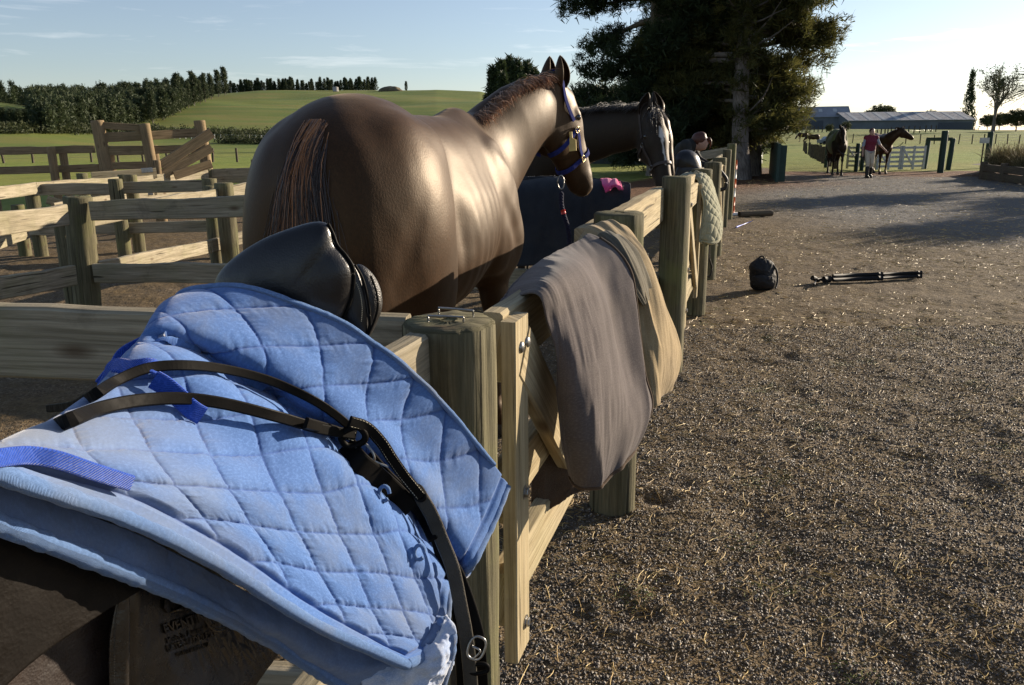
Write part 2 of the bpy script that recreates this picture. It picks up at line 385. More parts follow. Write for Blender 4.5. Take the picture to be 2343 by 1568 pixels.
needC = mg.mix(mg.ramp(nn, [(.4, 0.), (.7, 1.)]), (.085, .036, .016), (.27, .13, .055))
gfine = mg.noise(mg.co('Object', (1, .25, 1)), 1.1, 6, .65)
grassC = mg.mix(mg.ramp(mg.noise(v, .03, 3), [(.4, 0.), (.6, 1.)]), mg.ramp(gfine, [(.3, (.15, .20, .025)), (.7, (.26, .31, .05))]), mg.ramp(gfine, [(.3, (.19, .20, .03)), (.7, (.33, .31, .065))]))
fv = mg.noise(mg.co('Object', (.02, .06, .02), (0, 0, .5)), 1.0, 5, .6)
farC = mg.ramp(fv, [(.35, (.105, .155, .022)), (.5, (.155, .18, .030)), (.65, (.20, .18, .040))])
c = mg.mix(mg.attr('lane'), grav, laneC); c = mg.mix(mg.attr('need'), c, needC)
c = mg.mix(mg.attr('grass'), c, grassC); c = mg.mix(mg.attr('far'), c, farC)
mg.color(c); mg.b.inputs['Roughness'].default_value = .9
mg.bump(mg.ramp(pn, [(0., 1.), (.6, 0.)]), 1.0, .006); mg.bump(n2, .6, .03); mg.bump(nn, .5, .012); mg.bump(mg.noise(v, 3.0, 6, .75), .55, .12)
idx = gridf(nr_, na_, True)
gr = mk('ground', np.stack([gx, gy, gz], -1).reshape(-1, 3), idx, mg.m, attrs=dict(grass=grass.ravel(), need=need.ravel(), lane=lane.ravel(), far=bk.ravel()))
gr['kind'] = 'structure'
# ---- loose gravel stones near the camera
def gh(x, y): return terrain(x, y)+near_bumps(x, y)
ns = 150000
sy = .9+5.2*rng.random(ns)**1.15; sx = np.where(rng.random(ns) < .88, lx(sy)-.15+rng.random(ns)*(.7*sy+.9), lx(sy)-1.5*rng.random(ns))
keep = (sx < .72*sy+.3); sx, sy = sx[keep], sy[keep]; ns = len(sx)
oc = np.array([[1, 0, 0], [-1, 0, 0], [0, 1, 0], [0, -1, 0], [0, 0, 1], [0, 0, -1]], float)
of = np.array([[0, 2, 4], [2, 1, 4], [1, 3, 4], [3, 0, 4], [2, 0, 5], [1, 2, 5], [3, 1, 5], [0, 3, 5]])
sz = .0024+.0032*rng.random(ns)**2; a = rng.random(ns)*6.28
V = oc[None]*(sz[:, None, None]*(1+.5*(rng.random((ns, 6, 3))-.5))*np.array([1.35, .95, .8]))+(rng.random((ns, 6, 3))-.5)*sz[:, None, None]*.5
ca, sa = np.cos(a)[:, None], np.sin(a)[:, None]; V = np.stack([V[..., 0]*ca-V[..., 1]*sa, V[..., 0]*sa+V[..., 1]*ca, V[..., 2]], -1)
V += np.stack([sx, sy, gh(sx, sy)+sz*.35], -1)[:, None]
ms = M('gravel_stone', .6, .5); vr = ms.attr('tone'); ms.color(ms.ramp(vr, [(0, (.04, .032, .025)), (.5, (.12, .095, .072)), (.85, (.22, .18, .135)), (1, (.45, .40, .32))]))
g = mk('gravel', V.reshape(-1, 3), (of[None]+6*np.arange(ns)[:, None, None]).reshape(-1, 3), ms.m, smooth=False, attrs=dict(tone=np.repeat(rng.random(ns), 6)))
tag(g, 'loose grey-brown gravel strewn over the yard beside the fence', 'gravel', kind='stuff')
# ---- straw and wood chips
def straws(n, gen, l0, l1, w, name, label, cat, mat, k=4, lift=.004):
    X, Y = gen(n); n = len(X); L = l0+(l1-l0)*rng.random(n)**2; a = rng.random(n)*6.28; bend = (rng.random(n)-.5)*1.4
    t = np.linspace(-.5, .5, k); ang = a[:, None]+bend[:, None]*t
    px = X[:, None]+np.cos(ang)*t*L[:, None]; py = Y[:, None]+np.sin(ang)*t*L[:, None]
    pz = gh(px, py)+lift+rng.random(n)[:, None]*lift+t*L[:, None]*(rng.random(n)[:, None]-.5)*.3
    sx_, sy_ = -np.sin(ang)*w, np.cos(ang)*w; up = w*.8
    a1 = np.stack([px+sx_, py+sy_, pz], -1); a2 = np.stack([px-sx_, py-sy_, pz], -1); a3 = np.stack([px, py, pz+up*1.5], -1)
    V = np.stack([a1, a3, a2], 2).reshape(-1, 3); f = []
    for i in range(k-1):
        for j in range(3): f.append([i*3+j, i*3+(j+1) % 3, (i+1)*3+(j+1) % 3, (i+1)*3+j])
    f = np.array(f)[None]+(3*k)*np.arange(n)[:, None, None]
    o = mk(name, V, f.reshape(-1, 4), mat, smooth=False, attrs=dict(tone=np.repeat(rng.random(n), 3*k))); tag(o, label, cat, kind='stuff'); return o
mst = M('straw', .6, .4); mst.color(mst.ramp(mst.attr('tone'), [(0, (.19, .11, .03)), (.6, (.47, .30, .085)), (1, (.80, .60, .24))]))
def g1(n):
    y = .9+12*rng.random(n)**1.15; x = lx(y)-.6+rng.random(n)*(.8*y+.8); d = fbm(np.stack([x, y, y*0], -1), 31, 1.1, 2); k = d*2.2+rng.random(n)*.5 > .26; return x[k], y[k]
straws(24000, g1, .008, .085, .0012, 'straw', 'pale straw and dead pine needles scattered over the gravel', 'straw', mst.m)
def g2(n):
    y = 6+24*rng.random(n)**1.2; x = lx(y)-2+rng.random(n)*(.75*y+4); d = fbm(np.stack([x, y, y*0], -1), 33, .5, 2); k = d+rng.random(n)*.5 > .12; return x[k], y[k]
straws(16000, g2, .02, .12, .003, 'wood_chips', 'pale wood chips littering the yard towards the trees', 'wood chips', mst.m, k=3)
def g3(n):
    c = rng.random((26, 2)); cy = 1.8+c[:, 0]*5; cx = lx(cy)+.15+c[:, 1]*(cy*.55); i = rng.integers(0, 26, n); return cx[i]+rng.normal(0, .05, n), cy[i]+rng.normal(0, .05, n)
mgr = M('weed', .6, .3); mgr.color(mgr.ramp(mgr.attr('tone'), [(0, (.06, .10, .012)), (1, (.20, .22, .03))]))
straws(1600, g3, .008, .03, .0009, 'weeds', 'tiny green weeds sprouting in the gravel', 'weeds', mgr.m)
# ---------------------------------------------------------------- timber
Wd = wood('weathered_rail_timber', (.42, .365, .265), (.26, .22, .145), .30, .45)
Wp = wood('weathered_post_timber', (.215, .19, .115), (.095, .085, .048), .55, .55, .8)
Wg = wood('gate_timber', (.50, .42, .27), (.37, .29, .165), .18, .25, .35)
Wr = wood('ramp_timber', (.34, .245, .14), (.22, .155, .085), .1, .3)
STEEL = simple('galvanised_steel', (.35, .34, .32), .35, .2, 30, metal=.9)
BLKM = simple('black_iron', (.02, .02, .02), .5, .2, 30, metal=.4)
Ld = nrm([.31, 1, 0]); Ls = np.array([Ld[1], -Ld[0], 0])    # along the line / outwards (towards the yard)
def P_at(Y, off=0, z=0): return np.array([lx(Y), Y, 0])+Ls*off+np.array([0, 0, z])
_seed = [0]
def sd_():
    _seed[0] += 1; return _seed[0]*1.37
def add_board(parent, p0, p1, h=.144, t=.045, mat=None, wane=.004, name='rail', chew=0, **k):
    mb = MB(); mb.add(*board(p0, p1, h, t, sd_(), wane, chew=chew)); return mb.build(name, mat or Wd, parent)
def add_post(parent, base, top, r, mat=None, name='post', rough=.004, seg=28):
    mb = MB(); mb.add(*post(base, top, r, sd_(), rough=rough, seg=seg)); return mb.build(name, mat or Wp, parent, smooth=True)
def bolt(parent, c, d, r=.011, dome=True, name='bolt', mat=None):
    d, s, u = frame(d); mb = MB(); k = 6 if not dome else 14
    a = np.linspace(0, 2*math.pi, k, endpoint=False)
    rings = [(1, 0), (1, .5), (.9, .62)] if not dome else [(1, 0), (.96, .2), (.75, .45), (.4, .58), (.12, .6)]
    if not dome:
        a2 = np.linspace(0, 2*math.pi, 14, endpoint=False); W = np.concatenate([c+1.5*r*(np.cos(a2)[:, None]*s+np.sin(a2)[:, None]*u)+d*z for z in (0, .002)]); mb.add(W, [tuple(f) for f in gridf(2, 14, True)]+[tuple(range(14, 28))])
    V = np.concatenate([c+r*f*(np.cos(a)[:, None]*s+np.sin(a)[:, None]*u)+d*z*r*(1.4 if not dome else .9) for f, z in rings])
    mb.add(V, [tuple(f) for f in gridf(len(rings), k, True)]+[tuple(range((len(rings)-1)*k, len(rings)*k))]); return mb.build(name, mat or STEEL, parent, smooth=dome)
def staple(parent, p0, p1, h=.012, name='staple'):
    p0 = np.asarray(p0); p1 = np.asarray(p1); z = np.array([0, 0, h]); mb = MB(); mb.add(*tube([p0-z, p0+z*.8, p0+z+(p1-p0)*.08, p1+z-(p1-p0)*.08, p1+z*.8, p1-z], .0022, 6, 24)); return mb.build(name, STEEL, parent, True)

# --- near panel: post beside the gate, rails towards the camera and to the left
P1b = np.array([-.118, 1.43, 0.0])
nf = thing('rail_fence', 'near timber fence panel with the thick cracked post carrying the blue quilted pad', 'fence', P1b)
add_post(nf, P1b, P1b+[0, 0, 1.135], .084, rough=.0055, seg=64)
bt = P1b+[0, 0, 1.143]
staple(nf, bt+[-.035, -.02, 0], bt+[.03, -.035, 0]); staple(nf, bt+[-.02, .03, .004], bt+[.045, .02, .0])
nd = nrm([-.30, -1, 0])
r0 = P1b+nd*.05+np.array([-.03, 0, 1.135])
add_board(nf, r0, r0+nd*2.6, .144, .045)
add_board(nf, r0-[0, 0, .40], r0+nd*2.6-[0, 0, .40]); add_board(nf, r0-[0, 0, .78], r0+nd*2.6-[0, 0, .78], mat=Wg)
a0 = at(0, 700, 1.56); a1 = at(372, 712, 1.52); dv = nrm(a1-a0)
p_end = P1b+np.array([-.08, .04, 1.14])
add_board(nf, a0-dv*1.6, p_end, .150, .048); 
for dz in (.42, .80): add_board(nf, a0-dv*1.6-[0, 0, dz], p_end-[0, 0, dz], .144, .045)
add_post(nf, np.array([a0[0]-1.7, a0[1]+.05, 0]), np.array([a0[0]-1.7, a0[1]+.05, 1.15]), .08)

_rn = np.array([-nd[1], nd[0], 0.0]); _rn = _rn*np.sign(_rn[0])
def clampY(x, y, Y, gap):
    """depth kept in front of the near rail's outer face"""
    v = ray(x, y); p = r0+_rn*(.0225+gap); o = np.array([0, 0, H]); t = ((p-o)@_rn)/(v@_rn)
    return min(Y, v[1]*t) if t > 0 else Y
# --- near gate with the hanging rug
def gate(name, label, Ya, Yb, off, ztop=1.10, hero=False, zb=.30, group='timber gates along the tie-up rail'):
    g = thing(name, label, 'gate', P_at(Ya, off), group)
    A = P_at(Ya, off); B = P_at(Yb, off); d = nrm(B-A); L = np.linalg.norm(B-A); s = Ls
    def st(p, o, w=.098, t=.030, z0=zb, z1=ztop):
        c = p+s*o; mb = MB(); V, Fc, U = board(c+np.array([0, 0, z0]), c+np.array([0, 0, z1]), w, t, sd_(), .0015, fdir=d); mb.add(V+d*0, Fc, U); return V
    # stiles: boards standing on end, wide face outwards
    def stile(p, o, w=.098, t=.030, z0=zb, z1=ztop, name='stile'):
        c = p+s*o; n = 16; zz = np.linspace(z0, z1, n); prof = [(-w/2, -t/2), (w/2, -t/2), (w/2, t/2), (-w/2, t/2)]; b = .003
        pr = [(-w/2+b, -t/2), (w/2-b, -t/2), (w/2, -t/2+b), (w/2, t/2-b), (w/2-b, t/2), (-w/2+b, t/2), (-w/2, t/2-b), (-w/2, -t/2+b)]
        V = np.array([[c+d*a+s*q+np.array([0, 0, z]) for a, q in pr] for z in zz]); k = sd_()
        V += (vnoise(V*9, 3)*.002)[..., None]*s
        U = np.array([[(z+k, a+q+k) for a, q in pr] for z in zz]).reshape(-1, 2)
        mb = MB(); mb.add(V.reshape(-1, 3), [tuple(f) for f in gridf(n, 8, True)]+[tuple(range(7, -1, -1)), tuple((n-1)*8+i for i in range(8))], U); return mb.build(name, Wg, g)
    stile(A, .040, w=.10, t=.032); stile(A, -.040, w=.10, t=.032, z1=ztop-.03)
    stile(B-d*.05, .038); stile(B-d*.05, -.038)
    e = d*.03
    add_board(g, A-e+[0, 0, ztop+.012], B+[0, 0, ztop+.012], .15, .048, Wg)
    add_board(g, A-e+[0, 0, zb+.46], B+[0, 0, zb+.46], .12, .044, Wg)
    add_board(g, A-e+[0, 0, zb+.21], B+[0, 0, zb+.21], .13, .046, Wg, chew=.02 if hero else 0)
    o = add_board(g, A+d*.02+s*.040+[0, 0, ztop-.01], B-d*.12+s*.040+[0, 0, zb+.18], .10, .030, Wg, name='brace') if not hero else add_board(g, A+d*.055+s*.042+[0, 0, ztop-.03], A+d*.60+s*.042+[0, 0, ztop-.50], .125, .035, Wg, name='brace')
    if hero:
        for q, z, dm in ((-.01, ztop-.062, True), (.035, ztop-.062, True)): bolt(g, A+d*q+s*.057+[0, 0, z], s, .013, True)
        for z in (zb+.40, zb+.07): bolt(g, A+d*.015+s*.056+[0, 0, z], s, .011, False)
    else:
        for z in (ztop-.07, zb+.40, zb+.12): bolt(g, A+s*.056+[0, 0, z], s, .014, False)
    return g
gate('timber_gate', 'near timber gate with bolted stile half hidden under a grey-brown horse rug', 1.62, 3.02, -.018, 1.105, True, .30)
gate('timber_gate', 'second timber gate with a diagonal brace between the tall post and the green pad', 5.25, 6.35, .02, 1.10, False, .20)
gate('timber_gate', 'third timber gate further along the rail behind the green quilted pad', 8.5, 9.7, .05, 1.12, False, .20)
# --- posts and rails of the main line
mf = thing('rail_fence', 'long post and rail tie-up fence running away beside the gravel yard', 'fence', P_at(2.96))
for (x, y, xt, r, zt, rg) in ((1400, 1158, 1402, .092, 1.19, .006), (1529, 848, 1527, .086, 1.225, .006), (1589, 718, 1590, .085, 1.20, .004), (1617, 638, 1615, .085, 1.20, .004), (1634, 585, 1632, .085, 1.20, .004), (1653, 520, 1652, .07, 1.24, .004), (1664, 502, 1663, .08, 1.32, .004)):
    b = gnd(x, y); add_post(mf, b, b+[0, 0, zt], r, rough=rg*.7, seg=40)
P2 = gnd(1400, 1158); P3 = gnd(1529, 848); P4 = gnd(1589, 718); P5 = gnd(1617, 638); P6 = gnd(1634, 585); P7 = gnd(1653, 520); P8 = gnd(1664, 502)
io = -Ls*.10
add_board(mf, P2+io-Ld*.16+[0, 0, 1.155], P3+io+Ld*.1+[0, 0, 1.165], .20, .07, Wg)
add_board(mf, P2+io-Ld*.16+[0, 0, .62], P3+io+Ld*.1+[0, 0, .62])
for A_p, B_p in ((P4, P5), (P6, P7), (P7, P8)):
    for z in (1.16, .76, .40): add_board(mf, A_p+io+[0, 0, z], B_p+io+[0, 0, z])
add_board(mf, P3+io*.2+Ld*.1+[0, 0, 1.17], P4+io*.6+[0, 0, 1.17], .15, .05, Wg)
# tie-off hardware: latch, strap hinges, hanging chain
for p, z in ((P2, .99), (P4, .72), (P5, .55)):
    mb = MB(); c = p+Ls*.105+Ld*-.03+np.array([0, 0, z]); mb.add(*tube([c+[0, 0, .06], c-[0, 0, .06]], .013, 10)); mb.add(*tube([c-[0, 0, .06], c-[0, 0, .10]], .006, 8)); mb.build('latch', STEEL, mf, True)
# far cross rail
c0 = at(1590, 350, 14.6); c1 = P8+np.array([0, 0, 1.28]); add_board(mf, c0, c1, .15, .05); add_board(mf, c0-[0, 0, .5], c1-[0, 0, .5], .15, .05)
add_post(mf, np.array([c0[0], c0[1], 0]), c0+[0, 0, .05], .08)
# --- cross fence carrying the dark rugs
cf = thing('rail_fence', 'cross fence behind the brown horse with a dark blue rug and pink cloth over it', 'fence', at(575, 449, 5.7)*[1, 1, 0])
k0 = at(206, 460, 5.9); k1 = at(575, 449, 5.75); k2 = at(1195, 440, 5.45); k3 = P3+np.array([-.05, .02, 1.06])
add_board(cf, k0, k1, .145, .05, wane=.010); add_board(cf, k1+[.002, 0, 0], k3, .145, .05)
add_board(cf, at(214, 602, 5.9), at(600, 603, 5.75), .145, .05, wane=.009); add_board(cf, at(600, 603, 5.75)+[.002, 0, 0], k3-[0, 0, .42], .145, .05)
lb = gnd(196, 712); lb = at(196, 697, 5.95)*[1, 1, 0]
add_post(cf, lb, at(178, 452, 5.95), .098, rough=.005)

# --- left pens: lines of lit rails, placed by where their tops stand
def pen(label, segs, posts, name='rail_fence', mat=None, h=.144):
    x0 = segs[0][0] if segs else posts[0][0]
    o0 = (segs[0][0] if segs else None); base = at(*segs[0][0])*[1, 1, 0]
    t = thing(name, label, 'fence', base, 'fences of the holding pens')
    for s_ in segs:
        a, b = s_[0], s_[1]; add_board(t, at(*a), at(*b), s_[2] if len(s_) > 2 else h, .05, mat, wane=.008)
    for (x, y, Y, r) in posts:
        p = at(x, y, Y); add_post(t, np.array([p[0], p[1], terrain(p[0], p[1])-.02]), p, r, mat, seg=20)
    return t
# line running towards the camera from the left post
pen('left pen fence whose sunlit split rail runs off the left edge of the photo', [((-40, 486, 4.75), (146, 470, 5.75)), ((-40, 640, 4.75), (165, 608, 5.75))], [(-150, 490, 4.5, .09)])
# lit line behind the left post going away to the right
pen('pen fence of pale sunlit rails running from behind the left post to the brown horse', [((188, 480, 6.35), (492, 432, 8.9)), ((492, 430, 8.95), (600, 412, 9.9)), ((214, 600, 6.4), (478, 549, 8.9)), ((480, 548, 8.95), (620, 512, 9.9))],
    [(511, 420, 9.0, .10), (478, 427, 9.15, .065), (139, 508, 6.4, .055)])
pen('middle pen fence of grey shaded rails seen face on with two round posts', [((78, 422, 10.4), (255, 419, 10.4)), ((255, 418.5, 10.4), (480, 412, 10.3)), ((90, 514, 10.4), (480, 505, 10.3)), ((-60, 520, 10.6), (90, 513, 10.4))],
    [(263, 411, 10.2, .085), (298, 401, 10.9, .08), (70, 424, 10.5, .085), (478, 410, 10.2, .09), (40, 470, 10.6, .08)])
pen('pen fence at the far left with a sunlit top rail and thin bright edges', [((-60, 433, 8.6), (78, 418, 10.2)), ((79, 417, 10.3), (268, 405, 12.4)), ((291, 405, 12.6), (473, 389, 14.6)), ((-60, 560, 8.6), (60, 520, 10.2)), ((120, 465, 10.6), (290, 440, 12.5)), ((290, 440, 12.6), (470, 420, 14.5))],
    [(187, 398, 11.7, .075), (281, 401, 12.5, .08)])
pen('short back pen fence of two rails beside the brown horse', [((470, 388, 14.7), (600, 384, 14.8)), ((470, 402, 14.7), (600, 400, 14.8))], [(585, 366, 15.0, .09), (474, 385, 14.7, .08)])
pen('low back fence of two brown rails left of the loading ramp', [((-60, 339, 15.8), (215, 333, 15.8)), ((-60, 384, 15.8), (225, 376, 15.8)), ((225, 335, 15.7), (470, 333, 15.6)), ((230, 372, 15.7), (340, 370, 15.6))],
    [(116, 337, 15.6, .075), (142, 340, 16.2, .075), (250, 338, 15.9, .075), (352, 334, 15.9, .075), (-30, 338, 15.8, .08)], mat=Wr)
# --- stock gate between the pens, loading ramp
lr = thing('loading_ramp', 'timber stock loading ramp with tall posts and diagonal side boards', 'ramp', at(340, 390, 14)*[1, 1, 0])
for (x, y, Y, r) in ((222, 277, 14.0, .105), (330, 284, 14.2, .09), (456, 277, 14.8, .10)):
    p = at(x, y, Y); b = p.copy(); b[2] = 0; b[0] += .10; add_post(lr, b, p, r, Wr, seg=24)
for a, b, hh in (((232, 279, 14.0), (322, 285, 14.2), .12), ((234, 304, 14.0), (322, 301, 14.2), .16), ((336, 301, 14.2), (462, 293, 14.8), .15), ((238, 336, 14.0), (330, 334, 14.2), .15), ((330, 336, 14.2), (460, 330, 14.8), .13)):
    add_board(lr, at(*a), at(*b), hh, .05, Wr)
for a, b, hh in (((360, 371, 13.4), (477, 294, 13.9), .17), ((362, 392, 13.4), (478, 330, 13.9), .15), ((395, 393, 13.5), (480, 366, 13.9), .14)):
    add_board(lr, at(*a), at(*b), hh, .05, Wr)
fb = at(358, 368, 13.4); add_post(lr, fb*[1, 1, 0], fb, .06, Wr, seg=20)
sg = thing('stock_gate', 'pale board gate with steel hinges at the foot of the loading ramp', 'gate', at(280, 400, 12.6)*[1, 1, 0])
for a, b, hh in (((208, 394, 12.6), (356, 385, 13.2), .16), ((208, 434, 12.6), (356, 425, 13.2), .15), ((110, 448, 12.0), (180, 470, 12.2), .12)):
    add_board(sg, at(*a), at(*b), hh, .045, Wg)
add_board(sg, at(205, 446, 12.6), at(300, 470, 12.9), .14, .04, Wg, name='brace')
for y in (391, 443):
    a = at(326, y, 13.0)+[0, -.04, 0]; b = at(352, y-2, 13.1)+[0, -.04, 0]; mb = MB(); mb.add(*ribbon([a, b], (0, -1, 0), .08, .006, 6)); mb.build('hinge', STEEL, sg)
# ---------------------------------------------------------------- quilted pad, saddle, reins, rugs
def fabric(name, c, c2, var=.15, weave=900, dirt=None, bump=.25, sheen=.3, dirt_amt=.6, grid=None):
    m = M(name, .95, .15); v = m.co('UV'); n = m.noise(v, 9, 6, .6)
    col = m.ramp(n, [(.35, c2), (.65, c)]); fz = m.noise(v, 260, 3, .7); col = m.mix(m.ramp(fz, [(.45, .0), (.75, .5)]), col, [min(1, x*1.6+.03) for x in c])
    if dirt:
        dn = m.noise(v, 4.5, 6, .65, .4); col = m.mix(m.math('MULTIPLY', m.ramp(dn, [(.48, 0.), (.70, 1.)]), dirt_amt), col, dirt)
    w = _n(m.nt, 'ShaderNodeTexWave', wave_type='BANDS', bands_direction='DIAGONAL'); w.inputs['Scale'].default_value = weave/6.28; w.inputs['Distortion'].default_value = 1.2; m.L(v, w.inputs['Vector'])
    m.color(col); m.bump(w.outputs['Fac'], bump, .0006); m.bump(fz, .3, .001); m.b.inputs['Sheen Weight'].default_value = sheen; m.b.inputs['Sheen Roughness'].default_value = .4
    return m
pm = fabric('blue_quilted_cotton', (.088, .178, .41), (.070, .145, .355), dirt=(.17, .20, .26), weave=2400, dirt_amt=.75)
seam = pm.attr('seam'); 
lk = pm.b.inputs['Base Color'].links[0].from_socket; lk2 = pm.mix(pm.math('MULTIPLY', seam, .75), lk, (.05, .10, .30)); pm.color(lk2)
dk = pm.attr('dirt'); pm.color(pm.mix(pm.math('MULTIPLY', dk, .75), lk2, (.23, .25, .27))); PAD = pm.m
PIP = fabric('blue_piping', (.145, .25, .48), (.11, .20, .41), dirt=(.27, .28, .30), weave=3000, bump=.8).m
FLC = fabric('pale_fleece_lining', (.50, .52, .56), (.25, .36, .60), dirt=(.62, .58, .48), bump=.1, sheen=.8).m
WEB = fabric('royal_blue_webbing', (.03, .09, .45), (.02, .06, .34), weave=1500, bump=1.0).m
def leather(name, c, rough=.42, grain=420, gs=.25, crease=.3, spec=.6):
    m = M(name, rough, spec); v = m.co('Object'); n = m.noise(v, 14, 5)
    m.color(m.ramp(n, [(.3, [x*.7 for x in c]), (.7, [x*1.3 for x in c])])); m.rough(m.ramp(m.noise(v, 40, 4, .7), [(.3, rough*.75), (.7, min(1, rough*1.35))]))
    m.bump(m.vor(v, grain), gs, .0012); m.bump(m.noise(v, 22, 6, .65, 1.0), crease, .006); return m.m
LBLK = leather('black_saddle_leather', (.012, .011, .011), .36, 420, .18, .05, .5); LPEB = leather('pebbled_black_leather', (.014, .012, .011), .42, 620, .5, .1)
LPANEL = leather('worn_brown_black_leather', (.014, .0115, .009), .25, 700, .10, .40, .7); LFLAP = leather('dull_flap_leather', (.010, .008, .0065), .6, 300, .2, .3, .12)
for _l in (LPANEL, LFLAP): _l.node_tree.nodes['Principled BSDF'].inputs['Coat Weight'].default_value = 1.0 if _l is LPANEL else .12; _l.node_tree.nodes['Principled BSDF'].inputs['Coat Roughness'].default_value = .22
LREIN = leather('rein_leather', (.0065, .0058, .005), .55, 900, .06, .05, .07); LDULL = leather('worn_rein_suede', (.050, .043, .033), .75, 500, .4, .3, .3)
THREAD = simple('pale_thread', (.45, .40, .28), .8)
# ---- upper layer of the pad
rows = [
 [(430, 668), (575, 672), (750, 728), (900, 822), (1010, 928), (1160, 1110)],
 [(385, 692), (525, 718), (690, 790), (820, 882), (940, 1005), (1122, 1205)],
 [(352, 745), (480, 778), (625, 850), (765, 945), (905, 1062), (1080, 1288)],
 [(335, 772), (455, 812), (590, 888), (728, 975), (872, 1098), (1060, 1310)],
 [(300, 808), (425, 850), (555, 922), (700, 1010), (856, 1140), (1026, 1352)],
 [(232, 886), (345, 930), (490, 1000), (650, 1085), (838, 1222), (1020, 1412)],
 [(150, 945), (268, 985), (420, 1052), (600, 1146), (808, 1286), (1008, 1455)],
 [(60, 990), (190, 1032), (365, 1095), (560, 1192), (778, 1342), (986, 1488)],
 [(-45, 1030), (130, 1080), (325, 1142), (530, 1240), (750, 1388), (958, 1508)],
 [(-130, 1050), (70, 1112), (290, 1186), (500, 1292), (722, 1430), (925, 1520)]]
Ys = [.90, .86, .81, .80, .765, .70, .63, .565, .505, .455]; Yh = [1.10, 1.05, 1.00, 1.01, .945, .905, .87, .84, .815, .79]
C = []
for i, r in enumerate(rows):
    L = []
    for j, (x, y) in enumerate(r):
        f = j/5; bulge = -.025*math.sin(math.pi*f); Y = Ys[i]*(1-f)+Yh[i]*f+bulge
        if i == 3 and j > 0: Y += .022
        if i == 4 and j > 0: Y -= .012
        if i >= 5: Y = min(Y, clampY(x, y, 9, .085)) if y > 1000 else Y
        L.append(at(x, y, Y))
    p0 = L[0]; back = p0+np.array([-.06, .035, -.16]); C.append([back, p0+np.array([-.025, .01, -.035])]+L)
C = np.array(C)
for _ in range(2):                              # relax the depth so that the cloth has no kinks
    D_ = C.copy(); D_[1:-1, 1:-1] = C[1:-1, 1:-1]*.6+.1*(C[2:, 1:-1]+C[:-2, 1:-1]+C[1:-1, 2:]+C[1:-1, :-2]); k = slice(5, None)
    pj = proj(C[k, 2:]); C[k, 2:] = np.array([[at(*pj[a, b], D_[k, 2:][a, b, 1]) for b in range(pj.shape[1])] for a in range(pj.shape[0])])
Pg = cloth_grid(C, 430, 520)
def metric(P):
    a = np.concatenate([np.zeros((1, P.shape[1])), np.cumsum(np.linalg.norm(np.diff(P, axis=0), axis=-1), 0)]); b = np.concatenate([np.zeros((P.shape[0], 1)), np.cumsum(np.linalg.norm(np.diff(P, axis=1), axis=-1), 1)], 1); return a, b
def quilt(P, d=.066, A=.0072, border=.020, wr=.0017, seed=0, rot=0, edges=(1, 1, 0, 1)):
    a, b = metric(P); am = a.mean(1, keepdims=True)*np.ones_like(a); bm = b.mean(0, keepdims=True)*np.ones_like(b)
    wob = fbm(np.stack([am*8, bm*8, am*0], -1), seed+2, 1, 2)*.006
    p = (am*1.05+bm+wob)/math.sqrt(2)/d; q = (am*1.05-bm+wob)/math.sqrt(2)/d
    sp = np.abs(np.sin(math.pi*p)); sq = np.abs(np.sin(math.pi*q))
    e = np.minimum.reduce([a+(1-edges[0]), (a[-1:]-a)+(1-edges[1]), b+(1-edges[2]), (b[:, -1:]-b)+(1-edges[3])]); inn = np.clip((e-border)/.006, 0, 1)
    puff = (sp**.35)*(sq**.35); s = np.minimum(sp, sq)
    hgt = A*(puff*inn+(1-inn)*.6*np.clip(np.minimum(e/.004, np.abs(e-border)/.006), 0, 1))
    # wrinkles pulled along the seams, stronger next to a seam
    W3 = np.stack([p*5.5, q*1.2, p*0], -1); W4 = np.stack([q*5.5, p*1.2, p*0+7], -1)
    wk = (np.abs(fbm(W3, seed+5, 1, 3))*(1-sq**.8)+np.abs(fbm(W4, seed+6, 1, 3))*(1-sp**.8)); sag = fbm(np.stack([am*14, bm*14, am*0], -1), seed+9, 1, 3)
    h = hgt+wr*wk*2.2*inn+.0028*sag
    N = gnormals(P); return N, h, np.clip(1-s*8, 0, 1)*inn+np.clip(1-np.abs(e-border)/.002, 0, 1), am, bm
N, h, sm_, am, bm = quilt(Pg, edges=(0, 1, 0, 1))
toc = (np.array([0, 0, H])-Pg); sgn = 1 if (N*toc).sum(-1).mean() > 0 else -1
jf = np.linspace(-2, 5, 520)[None]*np.ones((430, 1)); h = h*np.clip((jf+.5)/1.3, .12, 1)
Pq = Pg+N*sgn*h[..., None]
ii = np.linspace(0, 8.6, 430)[:, None]*np.ones((1, 520)); jj = np.linspace(-2, 5, 520)[None]*np.ones((430, 1))
dirt = np.clip((ii-4.0)/3, 0, 1)*np.clip(1.25-jj/2.6, 0, 1)*np.clip(.75+1.4*fbm(np.stack([am*12, bm*12, am*0], -1), 41, 1, 3), 0, 1)
sp_o = at(470, 820, .80)
pad = thing('saddle_pad', 'light blue diamond quilted saddle pad draped over the near rail and saddle', 'saddle pad', sp_o)
V, Fc, U = sheet(Pq, .010, np.stack([am, bm], -1), flip=(sgn < 0)); n_ = 430*520
mk('quilted_cover', V, Fc, PAD, pad, uv=U, attrs=dict(seam=np.concatenate([sm_.ravel(), sm_.ravel()*0]), dirt=np.concatenate([dirt.ravel()]*2)))
def edge_tube(pts, r, name, mat, parent, rib=.0):
    pts = np.asarray(pts); mb = MB(); n = 260; t = np.linspace(0, len(pts)-1, n); Q = cr(pts, t)
    L = np.concatenate([[0], np.cumsum(np.linalg.norm(np.diff(Q, axis=0), axis=1))])
    rr = r*(1+rib*vnoise(np.stack([L*150, L*0, L*0], -1), 3)); V, Fc, U = tube(Q, rr, 10); mb.add(V, Fc, U); return mb.build(name, mat, parent, True)
